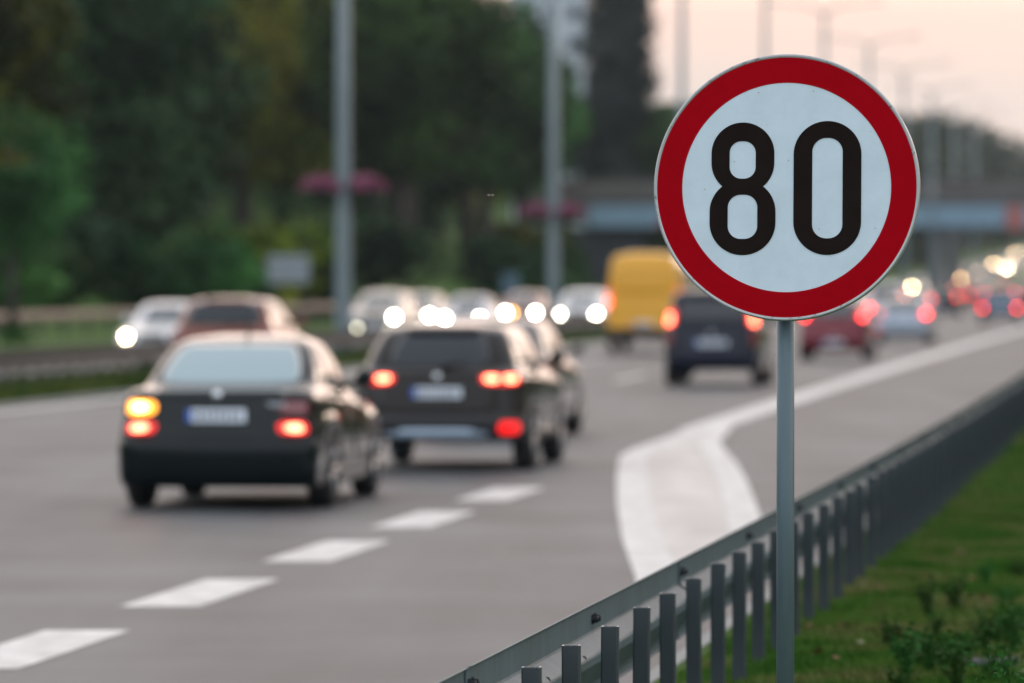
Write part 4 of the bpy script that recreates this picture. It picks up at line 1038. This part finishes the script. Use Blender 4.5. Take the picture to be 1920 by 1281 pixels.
# shrubs on the bank
def make_bush(m, seed, n=2600):
    rr_ = random.Random(seed); root = empty('shrub'); lobes = [(rr_.uniform(-1.2, 1.2), rr_.uniform(-1.2, 1.2), rr_.uniform(.7, 1.5), rr_.uniform(.8, 1.3), rr_.uniform(.8, 1.3), rr_.uniform(.7, 1.1)) for _ in range(6)]
    b_ = MB()
    for l in lobes: b_.tube([(0, 0, -.3), (l[0] * .5, l[1] * .5, l[2] * .6), (l[0], l[1], l[2])], [.06, .04, .015], 6)
    b_.build('stems', M_BARK, root); c_ = bpy.data.objects.new('foliage', leaves_mesh('foliage', lobes, n, .13, m, seed)); COL.objects.link(c_); c_.parent = root; return root
B1 = make_bush(ML_DARK, 21); B2 = make_bush(ML_TEAL, 22); B3 = make_bush(ML_OLIVE, 23)
GB = 'shrubs on the grassy bank'
spots = []
rb = random.Random(5)
for k in range(60):
    Y = rb.uniform(195, 430); off = rb.uniform(-56, -34.5); X = RX(Y) + off; px = 960 + X / Y * FPX
    if px < -60 or px > 1120: continue
    z = ground_z(X, Y); py = 525 - (z - CAMZ) / Y * FPX
    if 250 < px < 700 and 350 < py < 525: continue
    if 760 < px < 920 and py > 440: continue
    spots.append((X, Y, px, py))
for k in range(26):
    Y = 225 + k * 4.6; X = RX(Y) - 57 - (k % 3) * 4; spots.append((X, Y, 960 + X / Y * FPX, 380))
for (X, Y, px, py) in spots:
    src = rb.choice([B1, B1, B2, B3]); nm = {B1: 'dark green', B2: 'blue-green', B3: 'olive'}[src]
    plant(src, X, Y, nm + ' shrub on the bank ' + ('low by the guardrail ' if py > 500 else 'half way up ' if py > 430 else 'near the top ') + pxlab(px), GB, rb.uniform(1.0, 2.0), 'shrub')
# young tree by the oncoming lanes at the left edge
Yt = 166; Xt = at(22, Yt); r = empty('young_tree', (Xt, Yt, ground_z(Xt, Yt)))
b_ = MB(); b_.tube([(0, 0, -.2), (.03, 0, 1.5), (-.05, 0, 3.2), (.05, 0, 6)], [.17, .12, .10, .03], 10); b_.build('trunk', M_BARK, r, smooth=True)
c_ = bpy.data.objects.new('crown', leaves_mesh('crown', [(0, 0, 5.0, 1.9, 1.9, 2.3), (.8, 0, 4.2, 1.2, 1.2, 1.2), (-.9, .2, 4.4, 1.3, 1.2, 1.2)], 2600, .14, ML_DARK, 31)); COL.objects.link(c_); c_.parent = r
c_ = bpy.data.objects.new('basal_shoots', leaves_mesh('basal_shoots', [(0, 0, .3, .5, .5, .35)], 400, .09, ML_DARK, 32)); COL.objects.link(c_); c_.parent = r
tag(r, 'young tree with a dark thin trunk beside the oncoming lanes at the left picture edge', 'tree')

# ---------------------------------------------------------------- verge plants
def bladematerial(name, c1, c2, c3):
    m = leafmat(name, c1, c2, c3); 
    for n_ in m.node_tree.nodes:
        if n_.type == 'TEX_NOISE': n_.inputs['Scale'].default_value = 1.3
    return m
M_BLADE = bladematerial('grass_blades', (.038, .098, .009), (.070, .130, .016), (.140, .142, .045))
def grass(name, n, yr, fx0, fx1, hgt, wid, seed, dens=None):
    r = np.random.default_rng(seed); Y = r.uniform(yr[0], yr[1], n) ; u = r.random(n)
    a = np.array([fx0(y) for y in Y]); b = np.array([fx1(y) for y in Y]); X = a + (b - a) * u
    # clumping
    nz = np.sin(X * 3.1 + Y * 1.3) * np.sin(Y * 2.3 - X * 1.7) + np.sin(X * 7.7 + 2) * np.sin(Y * 5.1) * .6
    H = hgt * (1 + .45 * nz) * r.uniform(.5, 1.35, n); H = np.maximum(H, .012)
    Z = np.array([ground_z(x, y) for x, y in zip(X, Y)]) - .004
    ang = r.uniform(0, 2 * np.pi, n); dx, dy = np.cos(ang) * wid / 2, np.sin(ang) * wid / 2
    lean = r.uniform(.1, .75, n) * H; la = r.uniform(0, 2 * np.pi, n); lx, ly = np.cos(la) * lean, np.sin(la) * lean
    V = np.empty((n, 5, 3))
    V[:, 0] = np.stack([X - dx, Y - dy, Z], 1); V[:, 1] = np.stack([X + dx, Y + dy, Z], 1)
    V[:, 2] = np.stack([X + dx * .8 + lx * .35, Y + dy * .8 + ly * .35, Z + H * .6], 1); V[:, 3] = np.stack([X - dx * .8 + lx * .35, Y - dy * .8 + ly * .35, Z + H * .6], 1)
    V[:, 4] = np.stack([X + lx, Y + ly, Z + H], 1)
    me = bpy.data.meshes.new(name); me.vertices.add(5 * n); me.vertices.foreach_set('co', V.reshape(-1))
    base = (np.arange(n) * 5)[:, None]; idx = np.concatenate([base + np.array([0, 1, 2, 3]), base + np.array([3, 2, 4])], 1).reshape(-1)
    me.loops.add(7 * n); me.loops.foreach_set('vertex_index', idx); me.polygons.add(2 * n)
    ls = (np.arange(n) * 7)[:, None] + np.array([0, 4]); me.polygons.foreach_set('loop_start', ls.reshape(-1)); me.polygons.foreach_set('loop_total', np.tile([4, 3], n)); me.update(); me.materials.append(M_BLADE)
    o = bpy.data.objects.new(name, me); COL.objects.link(o); return o
o = grass('grass', 150000, (21, 48), lambda y: KERB(y) + .16, lambda y: max(.098 * y, RAIL(y) + 1.2), .042, .0075, 1)
tag(o, 'short green lawn grass growing on the verge behind the guardrail', 'grass', kind='stuff')
o2_ = grass('verge_grass', 60000, (47, 100), lambda y: KERB(y) + .16, lambda y: RAIL(y) + 2.5, .06, .016, 2)
tag(o2_, 'blurred strip of green grass far along the verge', 'grass', kind='stuff')
o3_ = grass('median_grass', 60000, (78, 190), lambda y: RX(y) - 14.6, lambda y: RX(y) - 11.75, .15, .035, 3)
o3_.data.materials.clear(); o3_.data.materials.append(bladematerial('median_grass_blades', (.060, .120, .020), (.10, .165, .032), (.17, .20, .055)))
tag(o3_, 'unmown grass on the median under the dark guardrail', 'grass', kind='stuff')
M_WEED = bladematerial('weed_leaves', (.018, .060, .010), (.034, .092, .016), (.060, .125, .026))
def weed(h, spread, n, seed, size=.018):
    rr_ = random.Random(seed); root = empty('weed'); st = MB(); lf = MB()
    for k in range(n):
        a_ = rr_.uniform(0, 6.28); r1 = spread * rr_.uniform(.1, 1); top = Vector((math.cos(a_) * r1, math.sin(a_) * r1, h * rr_.uniform(.45, 1)))
        mid = top * .5 + Vector((0, 0, h * .12)); st.tube([(0, 0, 0), mid, top], [.0025, .002, .001], 4, caps=False)
        for j in range(9):
            t = .25 + .75 * j / 8; p = (mid * (2 * t) if t < .5 else mid + (top - mid) * (2 * t - 1)); q = Vector((rr_.gauss(0, 1), rr_.gauss(0, 1), rr_.gauss(.6, 1))).normalized().to_track_quat('Z', 'Y')
            s_ = size * rr_.uniform(.6, 1.3)
            pts = [(0, 0, 0), (s_ * .5, s_ * .45, .1 * s_), (s_ * 1.2, s_ * .4, 0), (s_ * 1.7, 0, -.1 * s_), (s_ * 1.2, -s_ * .4, 0), (s_ * .5, -s_ * .45, .1 * s_)]
            lf.add([p + q @ Vector(v) for v in pts], [(0, 1, 2, 3, 4, 5)])
    st.build('stems', M_WEED, root); lf.build('leaves', M_WEED, root); return root
W1 = weed(.42, .26, 60, 1); W2 = weed(.16, .12, 16, 2, .014); W3 = weed(.24, .12, 14, 3, .016)
def pw(src, px, py, Yw, label, s=1.0, group='broad-leaved weeds in the verge grass'):
    r = src if src.name not in used else copy_tree(src); used.add(src.name); X = at(px, Yw)
    r.location = (X, Yw, .13); r.rotation_euler = (0, 0, random.uniform(0, 6.28)); r.scale = (s,) * 3; tag(r, label, 'weed', group); return r
pw(W1, 1912, 0, 20.4, 'dark leafy bushy weed in the bottom right corner of the picture', 1, None).scale = (.62, .62, 1.22)
GW = 'broad-leaved weeds in the verge grass'
ww = [(1700, 25.6), (1715, 26.6), (1745, 26.2), (1770, 26.8), (1795, 25.9), (1812, 27.2), (1795, 24.9), (1690, 25.2), (1845, 27.8), (1870, 28.4), (1900, 27.6), (1905, 29.4), (1755, 28.6), (1670, 28.0), (1740, 30.5), (1885, 31.5), (1850, 33.5), (1910, 34.5), (1790, 31), (1870, 25.8)]
for k, (px, Yw) in enumerate(ww):
    pw(W2 if k % 2 else W3, px, 0, Yw, 'small dark leafy weed standing in the verge grass right of the sign post', random.uniform(.8, 1.35))
# fallen leaves
ML_F = [mat('dry_leaf_brown', (.22, .10, .045), .7), mat('dry_leaf_pale', (.42, .36, .24), .7), mat('dry_leaf_red', (.20, .05, .03), .7)]
fm = []
for k in range(3):
    b_ = MB(); pts = []
    for i in range(14):
        t = 2 * math.pi * i / 14; rr0 = .022 * (1 + .25 * math.cos(5 * t) + .1 * math.sin(2 * t)); pts.append((rr0 * math.cos(t) * 1.3, rr0 * math.sin(t), .006 * math.cos(2 * t + k)))
    b_.add([(0, 0, .006)] + pts, [(0, 1 + i, 1 + (i + 1) % 14) for i in range(14)]); me = b_.mesh('fallen_leaf'); me.materials.append(ML_F[k]); fm.append(me)
nmz = ['brown', 'pale', 'reddish']
for k in range(34):
    Yl = 24 + 24 * random.random() ** 1.4; px = random.uniform(1500, 1925)
    if at(px, Yl) < RAIL(Yl) - .3: continue
    o = bpy.data.objects.new('fallen_leaf', fm[k % 3]); COL.objects.link(o); o.location = (at(px, Yl), Yl, .165); o.rotation_euler = (random.uniform(-.5, .5), random.uniform(-.5, .5), random.uniform(0, 6)); s_ = random.uniform(.8, 1.5); o.scale = (s_,) * 3
    tag(o, nmz[k % 3] + ' dry leaf lying on the verge grass behind the guardrail', 'leaf', 'fallen leaves scattered on the verge')
# broken slab half hidden by the corner weed
b_ = MB(); b_.add([(-.16, -.12, 0), (.18, -.15, 0), (.21, .1, 0), (-.13, .14, 0), (-.155, -.11, .075), (.17, -.14, .085), (.2, .09, .09), (-.12, .13, .07)], [(3, 2, 1, 0), (4, 5, 6, 7), (0, 1, 5, 4), (1, 2, 6, 5), (2, 3, 7, 6), (3, 0, 4, 7)])
o = bevel(b_.build('stone_slab', mat('grey_stone', (.09, .088, .095), .9, noise=(8, (.06, .06, .065), .3, (1, 1, 1)), bump=.4)), .012); Yb = 26.9; o.scale = (.8, .8, .6); o.location = (at(1850, Yb), Yb, .12)
tag(o, 'flat grey broken slab lying in the grass near the bottom right corner', 'stone')
# two gnats in the air
M_WING = mat('gnat_wing', (.55, .45, .38), .4); M_GN = mat('gnat_body', (.10, .07, .05), .6)
for k, (px, py, Yg, lb) in enumerate([(920, 367, 18.6, 'tiny pale-winged gnat in the air left of the sign, against the trees'), (637, 732, 18.9, 'tiny gnat in the air in front of the green saloon')]):
    r = empty('gnat', (at(px, Yg), Yg, CAMZ + (525 - py) / FPX * Yg)); tag(r, lb, 'insect', None); r.scale = (1, 1, 1) if k == 0 else (.7, .7, .7)
    b_ = MB(); b_.tube([(-.003, 0, 0), (0, 0, .001), (.004, 0, 0)], [.0006, .0011, .0005], 6); b_.build('body', M_GN, r)
    for s_ in (-1, 1):
        b_ = MB(); b_.add([(0, 0, .0008), (s_ * .004, .001, .0035), (s_ * .010, 0, .0028), (s_ * .011, 0, .0012), (s_ * .005, -.001, .0008)], [(0, 1, 2, 3, 4)]); b_.build('wing', M_WING, r)

# ---------------------------------------------------------------- haze
HZ = bpy.data.materials.new('haze_air'); HZ.use_nodes = True; t = HZ.node_tree; t.nodes.clear()
pv = N(t, 'ShaderNodeVolumePrincipled'); pv.inputs['Color'].default_value = (.80, .88, .95, 1); pv.inputs['Density'].default_value = .00007; pv.inputs['Anisotropy'].default_value = .2
om = N(t, 'ShaderNodeOutputMaterial'); t.links.new(pv.outputs[0], om.inputs['Volume'])
b_ = MB(); b_.box((100, 950, 34), (2600, 2400, 74)); o = b_.build('haze', HZ); o['kind'] = 'stuff'; o['label'] = 'thin pale evening haze hanging over the whole motorway'; o['category'] = 'haze'

# ---------------------------------------------------------------- labels that would repeat are told apart by their place
ORDN = 'first second third fourth fifth sixth seventh eighth ninth tenth eleventh twelfth thirteenth fourteenth fifteenth sixteenth seventeenth eighteenth nineteenth twentieth twenty-first twenty-second twenty-third twenty-fourth'.split()
bpy.context.view_layer.update()
byl = {}
for o in S.objects:
    if o.parent is None and 'label' in o.keys() and o.get('kind') is None: byl.setdefault(o['label'], []).append(o)
for lb, L__ in byl.items():
    if 1 < len(L__) <= 24:
        L__.sort(key=lambda o: o.location.x / max(1, o.location.y))
        for k, o in enumerate(L__): o['label'] = ORDN[k] + ' from the left, ' + ' '.join(lb.split()[:12])
